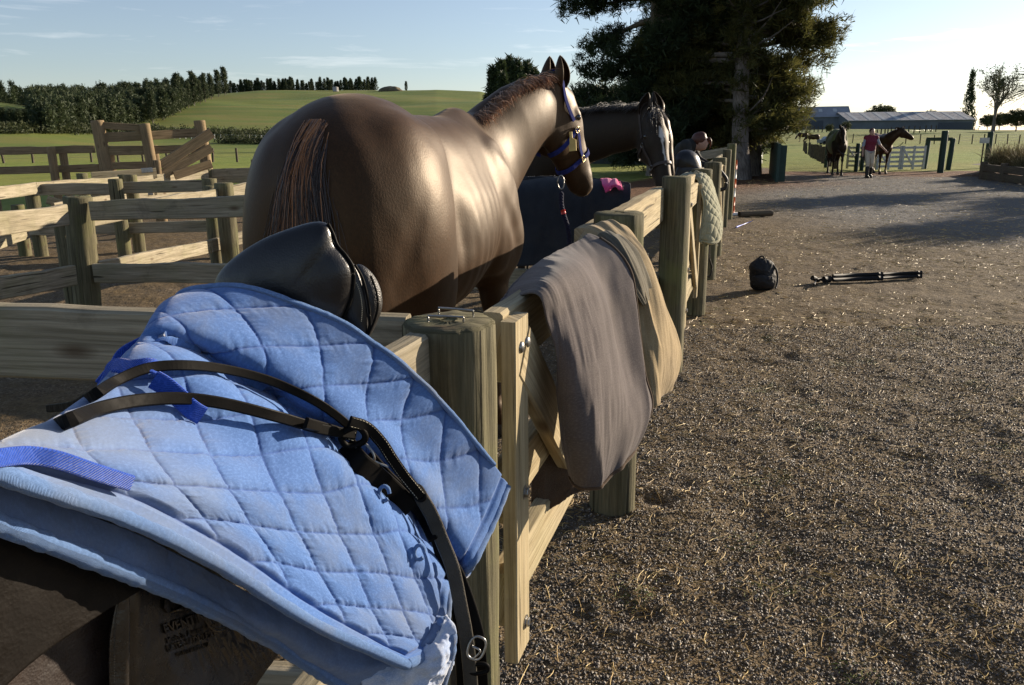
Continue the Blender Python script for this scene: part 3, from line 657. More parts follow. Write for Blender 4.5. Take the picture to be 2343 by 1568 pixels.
edge = np.concatenate([Pq[1:430:14, -1], Pq[-1, -2::-18]])
edge_tube(edge, .0068, 'piping', PIP, pad, .22)
edge_tube(Pq[0, 120::20], .0040, 'piping', PIP, pad, .2)
# ---- lower layer
lr_ = [[(-90, 1090), (150, 1160), (330, 1230), (520, 1330), (700, 1425), (860, 1490), (1005, 1420)],
       [(-90, 1130), (120, 1195), (290, 1262), (470, 1355), (650, 1452), (820, 1535), (1032, 1470)],
       [(-90, 1168), (80, 1232), (260, 1300), (440, 1375), (620, 1465), (790, 1572), (985, 1650)]]
Yl = [.455, .525, .595, .655, .715, .775, .84]
Cl = np.array([[at(x, y, clampY(x, y, Yl[j]+[.03, .006, .012][i], .062)) for j, (x, y) in enumerate(r)] for i, r in enumerate(lr_)])
Pl = cloth_grid(Cl, 60, 330); N2 = gnormals(Pl); s2 = 1 if (N2*(np.array([0, 0, H])-Pl)).sum(-1).mean() > 0 else -1
a2, b2 = metric(Pl); Pl = Pl+N2*s2*(.005*fbm(np.stack([a2*22, b2*22, a2*0], -1), 3, 1, 4))[..., None]
V, Fc, U = sheet(Pl, .012, np.stack([a2, b2], -1), flip=(s2 < 0))
fc = np.clip((b2/b2[:, -1:]-.86)/.04, 0, 1)
nl = Pl.shape[0]*Pl.shape[1]; split = 330
mk('lower_layer', V, Fc, PAD, pad, uv=U, attrs=dict(seam=np.zeros(2*nl), dirt=np.concatenate([(.5+0*a2).ravel()]*2)))
edge_tube(np.concatenate([Pl[-1, ::14], Pl[-1:0:-8, -1]]), .0075, 'piping', PIP, pad, .25)
# fleece tuft at the near corner of the lining
fl = cloth_grid(np.array([[at(x, y, Y) for x, y, Y in r] for r in [[(800, 1520, .80), (900, 1510, .81), (985, 1475, .83), (1022, 1405, .86)], [(830, 1560, .795), (915, 1545, .80), (1000, 1505, .82), (1036, 1440, .85)], [(850, 1640, .80), (930, 1620, .80), (990, 1590, .82), (1020, 1540, .85)]]]), 60, 60)
Nf = gnormals(fl); sf = 1 if (Nf*(np.array([0, 0, H])-fl)).sum(-1).mean() > 0 else -1
fl = fl+Nf*sf*(.004+.012*fbm(fl, 6, 60, 4))[..., None]; V, Fc, U = sheet(fl, .006, flip=sf < 0); mk('fleece_lining', V, Fc, FLC, pad, uv=U*.2)
# ---- depth lookup on the pad
pv = Pq[::3, ::3].reshape(-1, 3); pp = proj(pv)
def on_pad(x, y, off=.008):
    d = (pp[:, 0]-x)**2+(pp[:, 1]-y)**2; k = np.argmin(d+((pv[:, 1]-.5)*30)); Y = pv[k, 1]
    near = d < 30**2
    near = d < 15**2
    if near.any(): Y = pv[near, 1].min()
    else: k = np.argmin(d); Y = pv[k, 1]
    return at(x, y, Y-off)
camn = lambda P: nrm(np.array([0, 0, H])-np.mean(P, 0))
def strap(pts, w, th, name, mat, parent, samples=60, nor=None, tw=None):
    P = np.array(pts); mb = MB(); mb.add(*ribbon(P, camn(P) if nor is None else nor, w, th, samples)); return mb.build(name, mat, parent, False)
def pxs(L, off=.008, Y=None): return [on_pad(p[0], p[1], off) if len(p) == 2 else at(p[0], p[1], p[2]) for p in L]
# webbing straps of the pad
strap(pxs([(352, 868), (380, 885), (415, 915), (440, 938), (463, 952)], .006), .019, .003, 'webbing_strap', WEB, pad, 24)
strap(pxs([(-30, 1052), (60, 1042), (130, 1052), (210, 1078), (300, 1106)], .006), .0125, .003, 'webbing_strap', WEB, pad, 30)
strap([at(432, 752, .86), at(385, 765, .855), at(330, 792, .84), at(290, 815, .82), at(272, 845, .80), at(240, 885, .775)], .022, .003, 'webbing_strap', WEB, pad, 40)
strap([at(236, 892, .74), at(252, 862, .74), at(262, 836, .735), at(300, 840, .73), at(345, 836, .735), at(372, 852, .745)], .018, .003, 'webbing_strap', WEB, pad, 40, nor=nrm([.2, -.6, .8]))
# loose cord loops stitched at the fold
for x, y in ((880, 1128), (960, 1262)):
    c = on_pad(x, y, -.004); a = np.linspace(0, 5.5, 9); mb = MB(); R = RN; pts = [c+.009*(math.cos(t)*R[:, 0]*.7+math.sin(t)*R[:, 1])+R[:, 2]*.004 for t in a]; mb.add(*tube(pts, .0026, 8, 30)); mb.build('stitched_loop', PIP, pad, True)
# ---- reins
br = thing('leather_reins', 'dark leather reins with a steel buckle lying across the blue quilted pad', 'reins', sp_o+[.1, 0, 0])
def rein(L, w, name='rein', mat=None, off=.010, samples=90, th=.0045, stitches=False):
    P = np.array(pxs(L, off)); mb = MB(); nn = np.array([camn(P)]*len(P)); mb.add(*ribbon(P, nn, w, th, samples)); o = mb.build(name, mat or LREIN, br, False)
    if stitches:
        t = np.linspace(0, len(P)-1, 400); Q = cr(P, t); T = np.gradient(Q, axis=0); T /= np.linalg.norm(T, axis=1, keepdims=True); s = np.cross(T, nn[0]); s /= np.linalg.norm(s, axis=1, keepdims=True); Ln = np.concatenate([[0], np.cumsum(np.linalg.norm(np.diff(Q, axis=0), axis=1))]); mb = MB()
        for sg_ in (-1, 1):
            for l in np.arange(.004, Ln[-1], .0042):
                a = [np.interp(v_, Ln, np.arange(400)) for v_ in (l, l+.0026)]; q = [Q[int(x_)]+s[int(x_)]*sg_*w*.36+nn[0]*(th*.5+.0002) for x_ in a]; mb.add(*tube(q, .0005, 4))
        mb.build('stitching', THREAD, o, False)
    return o
rein([(110, 935, .98), (165, 928, .82), (212, 905), (265, 872), (340, 842), (430, 836), (520, 846), (620, 872), (715, 915), (775, 955), (808, 985)], .0105)
rein([(40, 1000, .95), (100, 985, .76), (150, 965), (230, 934), (320, 916), (420, 912), (520, 925), (640, 955), (735, 982), (812, 994)], .0125)
rein([(700, 968, .81), (760, 984), (812, 1000)], .013, stitches=True, off=.013)
rein([(800, 965), (838, 978), (872, 1012), (898, 1052), (925, 1090), (962, 1135)], .0145, off=.022, stitches=True, th=.006)
rein([(792, 1020), (822, 1058), (862, 1090), (905, 1128), (940, 1165)], .026, off=.010, th=.005)
rein([(845, 1040), (885, 1085), (930, 1130), (962, 1180), (990, 1235, 0.92)], .013, off=.014)
# keeper loop and buckle
cb = on_pad(835, 1020, .026)
def ring_(c, rx, ry, r, rot, name, parent, mat=STEEL, tilt=.0, n=28, sq=2.6):
    a = np.linspace(0, 2*math.pi, n, endpoint=False); ca = np.sign(np.cos(a))*np.abs(np.cos(a))**(2/sq); sa = np.sign(np.sin(a))*np.abs(np.sin(a))**(2/sq)
    X = RN[:, 0]; Y_ = RN[:, 1]; Z_ = RN[:, 2]; u = X*math.cos(rot)+Y_*math.sin(rot); v_ = -X*math.sin(rot)+Y_*math.cos(rot); v_ = v_*math.cos(tilt)+Z_*math.sin(tilt)
    P = [c+u*rx*p+v_*ry*q for p, q in zip(ca, sa)]; P.append(P[0]); mb = MB(); mb.add(*tube(P, r, 8, 80, caps=False)); return mb.build(name, mat, parent, True)
buc = ring_(on_pad(828, 1040, .030), .0165, .0135, .0016, -.9, 'buckle', br, tilt=.3)
mb = MB(); mb.add(*tube([on_pad(812, 1022, .03), on_pad(850, 1052, .034), on_pad(888, 1068, .036)], .0015, 8, 16)); mb.build('tongue', STEEL, buc, True)
ring_(on_pad(808, 1000, .022), .014, .0125, .0042, .4, 'keeper', br, LREIN, tilt=.5); ring_(on_pad(958, 1128, .018), .010, .006, .003, -1.0, 'keeper', br, LREIN)
# hanging straps at the right
rein([(952, 1120, .945), (985, 1175, .935), (1010, 1235, .925), (1035, 1300, .91), (1052, 1380, .90), (1068, 1470, .89), (1080, 1600, .88)], .0185, mat=LDULL, th=.005)
rein([(975, 1160, .955), (1000, 1240, .95), (1025, 1330, .94), (1048, 1420, .93), (1060, 1620, .92)], .0160, mat=LREIN)
rein([(1020, 1270, .935), (1048, 1310, .925), (1075, 1380, .915), (1095, 1450, .905), (1100, 1490, .90), (1108, 1620, .90)], .0140, mat=LREIN)
rein([(1018, 1350, .97), (1030, 1430, .96), (1042, 1520, .955), (1045, 1640, .95)], .0180, mat=LDULL)
b2_ = ring_(at(1090, 1483, .885), .0150, .0105, .0017, 1.2, 'buckle', br); ring_(at(1094, 1530, .886), .0125, .006, .003, .1, 'keeper', br, LREIN)
mb = MB(); mb.add(*tube([at(1080, 1478, .882), at(1098, 1490, .878), at(1082, 1508, .88)], .0014, 8, 16)); mb.build('tongue', STEEL, b2_, True)
# ---- inflate an outline into a solid
def inflate(outline, Y, bf, bb, name, mat, parent, cen=None, rings=14, n=160, pw=.5, lump=.0, tiltx=0, seed=0):
    O = np.array(outline, float); Q = cr(np.concatenate([O, O[:1]]), np.linspace(0, len(O), n, endpoint=False)); c = Q.mean(0) if cen is None else np.array(cen, float)
    V = []; 
    for side, b in ((0, bf), (1, bb)):
        for k in range(rings+1 if side == 0 else rings):
            s = math.sin(math.pi/2*(k/rings)) if side == 0 else math.cos(math.pi/2*((k+1)/rings))
            if side == 0: s = math.sin(math.pi/2*(k/rings)); dz = -b*(1-s*s)**pw if s < 1 else 0
            else: dz = b*(1-s*s)**pw
            X = c+(Q-c)*max(s, .004)
            for x, y in X: V.append((x, y, Y+dz+tiltx*(x-c[0])))
    V = np.array([at(*v) for v in V])
    if lump: V = V+lump*np.stack([vnoise(V*14, seed+q) for q in range(3)], -1)+lump*.4*np.stack([vnoise(V*45, seed+q+5) for q in range(3)], -1)
    nn = 2*rings+1; Fc = [gridf(nn, n, True)]
    P = mk(name, V, Fc, mat, parent); return P
sad = thing('saddle', 'black leather riding saddle on the near rail under the blue pad', 'saddle', at(690, 700, 1.0))
inflate([(480, 720), (488, 655), (506, 618), (545, 582), (600, 548), (660, 524), (712, 509), (744, 510), (758, 527), (767, 558), (788, 584), (805, 612), (808, 645), (801, 685), (784, 728), (750, 790), (620, 830), (500, 800)], .99, .035, .075, 'seat', LBLK, sad, cen=(655, 670))
inflate([(780, 600), (803, 598), (822, 628), (836, 676), (842, 722), (836, 785), (790, 830), (740, 800), (770, 740), (800, 680), (806, 640)], 1.005, .014, .03, 'skirt', LBLK, sad)
inflate([(806, 612), (822, 605), (842, 616), (860, 638), (872, 668), (874, 702), (864, 735), (846, 770), (822, 800), (800, 790), (822, 750), (836, 700), (826, 650)], 1.022, .022, .05, 'panel', LPEB, sad)
mb = MB(); mb.add(*tube([at(x, y, .985) for x, y in ((750, 512), (762, 536), (772, 562), (792, 586), (807, 612), (809, 645), (802, 686), (786, 728), (770, 760))], .0022, 8, 90)); mb.build('welt', LREIN, sad, True)
mb = MB(); mb.add(*tube([at(x, y, 1.0) for x, y in ((812, 606), (830, 640), (842, 690), (846, 735), (838, 780))], .0018, 8, 60)); mb.add(*tube([at(x, y, 1.0) for x, y in ((848, 632), (860, 665), (864, 700), (856, 735), (838, 775))], .0016, 8, 60)); mb.build('welt', LREIN, sad, True)
# stitch lines
mb = MB(); Q = cr(np.array([at(x, y, .99) for x, y in ((790, 612), (818, 655), (828, 700), (826, 740))]), np.linspace(0, 3, 60))
for k in range(0, 58, 2): mb.add(*tube([Q[k], Q[k+1]], .0006, 4))
mb.build('stitching', THREAD, sad)
def leafgrid(Cp, nu, nv, name, mat, parent, amp=.002, fr=18, th=.005, seed=0, extra=None, gap=.04):
    P = cloth_grid(np.array([[at(p[0], p[1], clampY(*p, gap)) for p in r] for r in Cp]), nu, nv); N = gnormals(P); s = 1 if (N*(np.array([0, 0, H])-P)).sum(-1).mean() > 0 else -1
    h = amp*fbm(P, seed, fr, 4)
    if extra is not None: h = h+extra(P, proj(P))
    P = P+N*s*h[..., None]; V, Fc, U = sheet(P, th, flip=s < 0); return mk(name, V, Fc, mat, parent, uv=U), P, N*s
leafgrid([[(-90, 1130, .485), (60, 1170, .54), (200, 1240, .60), (362, 1312, .665)], [(-90, 1350, .49), (30, 1345, .545), (165, 1342, .60), (340, 1335, .665)], [(-60, 1640, .52), (70, 1515, .565), (205, 1424, .615), (325, 1352, .665)]], 60, 60, 'flap', LFLAP, sad, .006, 8, gap=.045)
def wr(P, p):
    x, y = p[..., 0], p[..., 1]; w = np.exp(-(((x-560)/95)**2+((y-1455)/60)**2)); t = (x-y*.45)
    return w*.0042*np.abs(fbm(np.stack([t*.05, (x+y)*.010, x*0], -1), 4, 1, 3))*2+.012*np.exp(-((x-(268+0*y))/16)**2)-.004*np.exp(-((x-300)/9)**2)
_, Ps, Nsf = leafgrid([[(262, 1290, .675), (400, 1340, .71), (560, 1410, .765), (690, 1460, .83)], [(250, 1410, .66), (380, 1440, .69), (520, 1468, .74), (655, 1478, .81)], [(246, 1500, .64), (370, 1515, .665), (490, 1540, .71), (606, 1535, .78)], [(250, 1700, .60), (350, 1700, .625), (450, 1700, .66), (530, 1655, .735)]], 200, 200, 'sweat_flap', LPANEL, sad, .003, 14, .008, 3, wr, gap=.026)
leafgrid([[(-90, 1300, .54), (120, 1330, .60), (300, 1330, .69)], [(-90, 1500, .55), (120, 1480, .61), (290, 1480, .695)], [(-90, 1700, .56), (120, 1700, .62), (280, 1700, .70)]], 50, 50, 'under_panel', leather('dark_brown_leather', (.022, .012, .008), .6), sad, .006, 12, .004, gap=.012)
mb = MB(); Q = cr(np.array([at(x, y, clampY(x, y, .668, .034)) for x, y in ((288, 1335), (268, 1390), (262, 1450), (262, 1568))]), np.linspace(0, 3, 120))
for k in range(0, 118, 2): mb.add(*tube([Q[k], Q[k+1]], .0005, 4))
mb.build('stitching', simple('dark_thread', (.05, .045, .035), .7), sad)
# embossed writing on the sweat flap
spx = proj(Ps); sfl = Ps.reshape(-1, 3); spf = spx.reshape(-1, 2); snf = Nsf.reshape(-1, 3)
def emboss(text, x, y, size_px, ang, width_px=None, ext=.0009, name='stamped_lettering', off=.0002, bold=0):
    cu = bpy.data.curves.new(name, 'FONT'); cu.body = text; cu.size = 1; cu.extrude = .0; cu.offset = bold; cu.resolution_u = 2; ob = bpy.data.objects.new('tmp', cu); COL.objects.link(ob)
    dg = bpy.context.evaluated_depsgraph_get(); me = bpy.data.meshes.new_from_object(ob.evaluated_get(dg)); bpy.data.objects.remove(ob)
    v = np.array([q.co[:] for q in me.vertices]); 
    if not len(v): return None
    f = [tuple(p.vertices) for p in me.polygons]; wd = v[:, 0].max(); sx_ = (width_px/wd) if width_px else size_px
    px = x+v[:, 0]*sx_*math.cos(ang)+v[:, 1]*size_px*math.sin(ang); py = y+v[:, 0]*sx_*math.sin(ang)-v[:, 1]*size_px*math.cos(ang)
    W = []; 
    for a, b in zip(px, py):
        k = np.argmin((spf[:, 0]-a)**2+(spf[:, 1]-b)**2); W.append(at(a, b, sfl[k, 1]-off))
    W = np.array(W); nn = camn(W); n0 = len(W); V = np.concatenate([W+nn*ext, W-nn*.0025]); from collections import Counter
    ec = Counter(); dr = {}
    for p in f:
        for i in range(len(p)): e = (p[i], p[(i+1) % len(p)]); ec[tuple(sorted(e))] += 1; dr[tuple(sorted(e))] = e
    Fx = list(f)+[(dr[e][1], dr[e][0], dr[e][0]+n0, dr[e][1]+n0) for e, c_ in ec.items() if c_ == 1]
    return mk(name, V, Fx, LPANEL, sad, smooth=False)
an = -.30
emboss('Cap', 380, 1410, 58, an, 100, .004, bold=.03); emboss('EVENTING', 378, 1450, 30, an-.02, 118, .003, bold=.02)
emboss('Made in Australia by', 384, 1472, 17, an-.03, 118, .0022, bold=.015); emboss('BATES SADDLERY', 384, 1492, 20, an-.03, 120, .0022, bold=.02); emboss('SOUTH AUSTRALIA', 404, 1504, 13, an-.03, 82, .0018, bold=.015)
mb = MB()
def embc(pts, r=.0016):
    W = [];
    for a, b in pts:
        k = np.argmin((spf[:, 0]-a)**2+(spf[:, 1]-b)**2); W.append(at(a, b, sfl[k, 1]-.0006))
    mb.add(*tube(W, r, 6, 60))
for rr in (36, 30): embc([(500+rr*.9*math.cos(t), 1402+rr*1.15*math.sin(t)) for t in np.linspace(0, 2*math.pi, 20)])
embc([(482, 1410), (488, 1395), (480, 1385), (496, 1388), (500, 1400), (492, 1415)]); embc([(505, 1385), (515, 1395), (508, 1408), (520, 1418)]); embc([(498, 1372), (508, 1378), (518, 1372)])
mb.build('stamped_emblem', LPANEL, sad, True)
# ---- the brown-grey rug on the near gate
def rugmat(name, c, c2, c3, ripstop=True):
    m = fabric(name, c, c2, dirt=c3, weave=1500, dirt_amt=.5, bump=.15, sheen=.15)
    if ripstop:
        v = m.co('UV'); br_ = _n(m.nt, 'ShaderNodeTexBrick'); br_.offset = 0; br_.inputs['Scale'].default_value = 1; br_.inputs['Mortar Size'].default_value = .0012; br_.inputs['Brick Width'].default_value = .035; br_.inputs['Row Height'].default_value = .035; m.L(v, br_.inputs['Vector'])
        lk = m.b.inputs['Base Color'].links[0].from_socket; m.color(m.mix(m.math('MULTIPLY', br_.outputs['Fac'], .12), lk, [x*.5 for x in c2]))
    return m.m
RM1 = rugmat('mauve_grey_canvas', (.118, .099, .093), (.088, .073, .070), (.125, .105, .09)); RM2 = rugmat('tan_canvas', (.34, .255, .14), (.24, .18, .10), (.17, .125, .08), False)
RM3 = rugmat('olive_canvas', (.13, .115, .082), (.09, .08, .056), (.16, .13, .085), False); RM4 = rugmat('brown_lining', (.085, .055, .035), (.06, .04, .025), (.12, .08, .05), False)
rug = thing('horse_rug', 'grey-brown and tan canvas horse rug thrown over the near gate', 'rug', at(1350, 600, 2.2))
def drape(Cp, nu, nv, name, mat, parent, folds=5, amp=.014, seed=0, th=.004, back=True, fine=.004, rowk=1.2, bk=(-.05, .02, -.12)):
    Cw = np.array([[at(*p) for p in r] for r in Cp])
    if back: Cw = np.concatenate([(Cw[0]+np.array(bk))[None], (Cw[0]+np.array([-.02, .008, -.02]))[None], Cw])
    P = cloth_grid(Cw, nu, nv); N = gnormals(P); s = 1 if (N*(np.array([0, 0, H])-P)).sum(-1).mean() > 0 else -1
    a, b = metric(P); r = np.linspace(0, 1, nu)[:, None]*np.ones((1, nv)); c = np.linspace(0, 1, nv)[None]*np.ones((nu, 1))
    folds = folds*1.0; g = vnoise(np.stack([c*folds+.9*vnoise(np.stack([c*2, r*2, c*0], -1), seed+4), r*rowk, c*0+seed], -1), seed)
    g2 = vnoise(np.stack([c*folds*2.3+r*2.0, r*rowk*1.6, c*0+seed], -1), seed+2); sharp = -np.abs(g)*2+.5
    h = amp*(sharp+.18*g2)*np.clip(r*2.2, .25, 1)+fine*fbm(np.stack([c*12+r*3, r*5, c*0], -1), seed+7, 1, 3)
    P = P+N*s*h[..., None]; V, Fc, U = sheet(P, th, np.stack([a.mean(1, keepdims=True)*np.ones_like(a), b.mean(0, keepdims=True)*np.ones_like(b)], -1), flip=s < 0); return mk(name, V, Fc, mat, parent, uv=U), P
_d1 = drape([[(1150, 702, 1.93), (1185, 655, 1.98), (1240, 606, 2.05), (1295, 567, 2.20), (1352, 542, 2.35)],
       [(1222, 676, 1.70), (1250, 652, 1.75), (1293, 626, 1.88), (1344, 600, 2.07), (1398, 584, 2.25)],
       [(1247, 742, 1.69), (1284, 726, 1.74), (1330, 704, 1.84), (1380, 678, 2.00), (1424, 655, 2.18)],
       [(1270, 830, 1.70), (1310, 820, 1.71), (1355, 800, 1.80), (1400, 780, 1.94), (1446, 755, 2.11)],
       [(1283, 920, 1.71), (1325, 915, 1.69), (1370, 905, 1.77), (1420, 888, 1.89), (1466, 850, 2.05)],
       [(1300, 1005, 1.73), (1335, 1010, 1.69), (1375, 1000, 1.75), (1430, 975, 1.85), (1490, 932, 1.99)],
       [(1320, 1078, 1.75), (1340, 1102, 1.72), (1365, 1092, 1.74), (1405, 1052, 1.80), (1460, 990, 1.92)]], 200, 220, 'canvas', RM1, rug, 3.0, .060, 5, fine=.006)
_, Pm = _d1
edge_tube(np.concatenate([Pm[60::12, -1], Pm[-1, ::-14]]), .0045, 'binding', RM4, rug, .1)
drape([[(1325, 556, 2.45), (1350, 527, 2.52), (1385, 513, 2.58), (1428, 520, 2.66)],
       [(1365, 580, 2.38), (1400, 562, 2.42), (1432, 553, 2.50), (1458, 562, 2.60)],
       [(1408, 640, 2.30), (1438, 612, 2.34), (1465, 602, 2.42), (1488, 622, 2.52)],
       [(1428, 720, 2.24), (1462, 692, 2.27), (1493, 682, 2.34), (1512, 702, 2.44)],
       [(1445, 800, 2.18), (1478, 780, 2.20), (1510, 770, 2.28), (1540, 792, 2.38)],
       [(1462, 880, 2.13), (1492, 860, 2.14), (1515, 850, 2.22), (1537, 855, 2.33)],
       [(1478, 948, 2.08), (1498, 926, 2.10), (1514, 906, 2.18), (1526, 884, 2.28)]], 180, 140, 'tan_flap', RM2, rug, 2.6, .050, 8, fine=.007)
drape([[(1358, 548, 2.42), (1385, 532, 2.44), (1415, 538, 2.48)], [(1388, 580, 2.34), (1420, 560, 2.36), (1455, 575, 2.42)], [(1428, 640, 2.26), (1455, 618, 2.28), (1485, 640, 2.36)], [(1470, 700, 2.24), (1484, 696, 2.27), (1500, 705, 2.34)]], 90, 70, 'olive_band', RM3, rug, 3, .014, 12, bk=(-.03, .02, -.05))
drape([[(1228, 870, 2.05), (1260, 880, 2.08), (1300, 900, 2.12), (1340, 950, 2.15)], [(1222, 1000, 2.03), (1255, 1020, 2.04), (1300, 1040, 2.06), (1345, 1060, 2.08)], [(1216, 1100, 2.00), (1250, 1110, 2.0), (1300, 1110, 2.01), (1346, 1100, 2.03)], [(1216, 1215, 1.98), (1250, 1172, 1.97), (1300, 1140, 1.98), (1345, 1112, 2.0)]], 80, 80, 'hanging_hem', RM4, rug, 2.5, .02, 15, back=False)
# ---- dark rug and cloths on the cross fence
RDK = rugmat('navy_canvas', (.030, .034, .042), (.02, .023, .03), (.05, .045, .04), False); PNK = fabric('pink_fleece', (.75, .10, .25), (.6, .06, .2)).m
rg2 = thing('horse_rug', 'dark navy horse rug folded over the cross fence behind the brown horse', 'rug', at(1300, 440, 5.1))
drape([[(1180, 413, 5.20), (1260, 408, 5.13), (1330, 410, 5.08), (1400, 415, 5.02), (1440, 424, 4.98)], [(1180, 440, 5.09), (1260, 436, 5.02), (1330, 436, 4.97), (1400, 442, 4.91), (1442, 450, 4.88)],
       [(1180, 520, 5.07), (1260, 520, 5.0), (1330, 520, 4.95), (1400, 520, 4.90), (1440, 500, 4.86)], [(1170, 610, 5.07), (1250, 606, 5.0), (1330, 600, 4.95), (1400, 590, 4.90), (1445, 560, 4.86)]], 80, 160, 'canvas', RDK, rg2, 6, .03, 21, th=.012, bk=(0, .12, -.3))
pk = thing('towel', 'bright pink towel folded over the navy rug', 'towel', at(1395, 425, 5.3))
drape([[(1374, 412, 5.02), (1392, 409, 5.0), (1408, 414, 4.98), (1418, 420, 4.97)], [(1378, 424, 4.90), (1394, 424, 4.88), (1410, 424, 4.86), (1422, 430, 4.85)], [(1384, 442, 4.88), (1394, 436, 4.87), (1405, 428, 4.86), (1424, 436, 4.85)]], 30, 40, 'cloth', PNK, pk, 4, .02, 5, th=.01, bk=(0, .08, -.06))
# ---- green quilted pad on the far gate, far saddle, coiled hose
GRN = fabric('sage_quilted_cotton', (.36, .35, .235), (.28, .275, .175), dirt=(.2, .18, .11)).m
gp = thing('saddle_pad', 'sage green quilted saddle pad hung over the second gate', 'saddle pad', at(1600, 420, 6.3))
Cg = [[(1553, 404, 6.55), (1575, 396, 6.6), (1592, 394, 6.65), (1610, 397, 6.7)], [(1590, 410, 6.35), (1602, 402, 6.38), (1615, 402, 6.45), (1626, 412, 6.55)], [(1602, 440, 6.22), (1612, 436, 6.25), (1626, 436, 6.32), (1638, 448, 6.45)],
      [(1608, 480, 6.15), (1620, 470, 6.18), (1636, 470, 6.26), (1648, 482, 6.38)], [(1599, 548, 6.10), (1622, 520, 6.12), (1642, 505, 6.22), (1652, 520, 6.34)], [(1602, 552, 6.10), (1625, 559, 6.10), (1644, 554, 6.18), (1650, 535, 6.30)]]
Pg2 = cloth_grid(np.array([[at(*p) for p in r] for r in Cg]), 160, 120); N_, h_, s_, a_, b_ = quilt(Pg2, .06, .011, .02, edges=(0, 1, 1, 1)); sg2 = 1 if (N_*(np.array([0, 0, H])-Pg2)).sum(-1).mean() > 0 else -1
V, Fc, U = sheet(Pg2+N_*sg2*h_[..., None], .014, np.stack([a_, b_], -1), flip=sg2 < 0); mk('quilted_cover', V, Fc, GRN, gp, uv=U)
Ci = [[(1553, 404, 6.58), (1575, 400, 6.62), (1592, 400, 6.66)], [(1590, 430, 6.60), (1598, 425, 6.62), (1606, 420, 6.65)], [(1596, 500, 6.56), (1615, 490, 6.58), (1630, 490, 6.6)], [(1599, 549, 6.5), (1622, 560, 6.5), (1645, 555, 6.5)]]
Pi = cloth_grid(np.array([[at(*p) for p in r] for r in Ci]), 60, 60); V, Fc, U = sheet(Pi, .012, flip=(gnormals(Pi)*(np.array([0, 0, H])-Pi)).sum() < 0); mk('lining', V, Fc, GRN, gp, uv=U*.4)
fs = thing('saddle', 'black saddle resting on the far part of the tie-up rail by the white blazed horse', 'saddle', at(1575, 380, 6.8))
inflate([(1541, 375), (1543, 360), (1552, 349), (1566, 343), (1582, 345), (1596, 356), (1603, 374), (1604, 392), (1590, 400), (1556, 404), (1544, 396)], 6.9, .10, .22, 'seat', LBLK, fs)
inflate([(1548, 382), (1560, 372), (1578, 370), (1595, 378), (1606, 390), (1600, 394), (1575, 398), (1560, 404), (1556, 430), (1542, 440), (1540, 415)], 6.85, .05, .12, 'flap', LBLK, fs)
hz = thing('hose', 'black rubber hose coiled in a loop over the far rail', 'hose', at(1645, 400, 8.6))
mb = MB(); mb.add(*tube([at(x, y, 8.6) for x, y in ((1625, 388), (1640, 386), (1652, 398), (1661, 412), (1658, 430), (1646, 434), (1640, 424), (1639, 408), (1636, 392))], .022, 8, 60)); mb.build('rubber_tube', simple('black_rubber', (.015, .015, .015), .5), hz, True)
# ---------------------------------------------------------------- horses
def coat(name, c, c2, sheen=.5, rough=.42, tint=(.8, .6, .4), pts=None, hair=1.0):
    m = M(name, rough, .38); v = m.co('Object'); n = m.noise(v, 2.2, 4); hs_ = m.noise(m.co('Object', (70, 260, 30)), 1.0, 3, .7); h2 = m.noise(m.co('Object', (1, 1, .5)), 60, 4, .7)
    col = m.ramp(n, [(.3, c2), (.7, c)]); col = m.mix(m.ramp(h2, [(.35, .45), (.7, 0.)]), col, [x*.55 for x in c2])
    if pts is not None:
        sx = _n(m.nt, 'ShaderNodeSeparateXYZ'); tcn = _n(m.nt, 'ShaderNodeTexCoord'); m.L(tcn.outputs['Object'], sx.inputs[0]); col = m.mix(m.ramp(m.math('ADD', sx.outputs[2], 0), [(.62, 1.), (.86, 0.)]), col, pts)
    h3 = m.noise(m.co('Object', (1, 1, .6)), 190, 2, .6); m.color(m.mix(m.ramp(h3, [(.4, .35), (.6, 0.)]), col, [x*.4 for x in c2])); m.bump(hs_, .07*hair, .0025); m.bump(h3, .45*hair, .0013)
    m.b.inputs['Roughness'].default_value = rough
    m.b.inputs['Specular Tint'].default_value = (*tint, 1); m.b.inputs['Sheen Weight'].default_value = sheen; m.b.inputs['Sheen Roughness'].default_value = .35; m.b.inputs['Sheen Tint'].default_value = (*tint, 1); return m.m
def hairmat(name, c, tip=None):
    m = M(name, .45, .5); m.color(m.ramp(m.attr('tone'), [(0, [x*.45 for x in c]), (.6, c), (1, tip or [min(1, x*1.9) for x in c])])); m.b.inputs['Sheen Weight'].default_value = .3; return m.m
EYE = simple('dark_eye', (.01, .006, .004), .08, spec=.9); HOOF = simple('hoof_horn', (.05, .04, .03), .6)
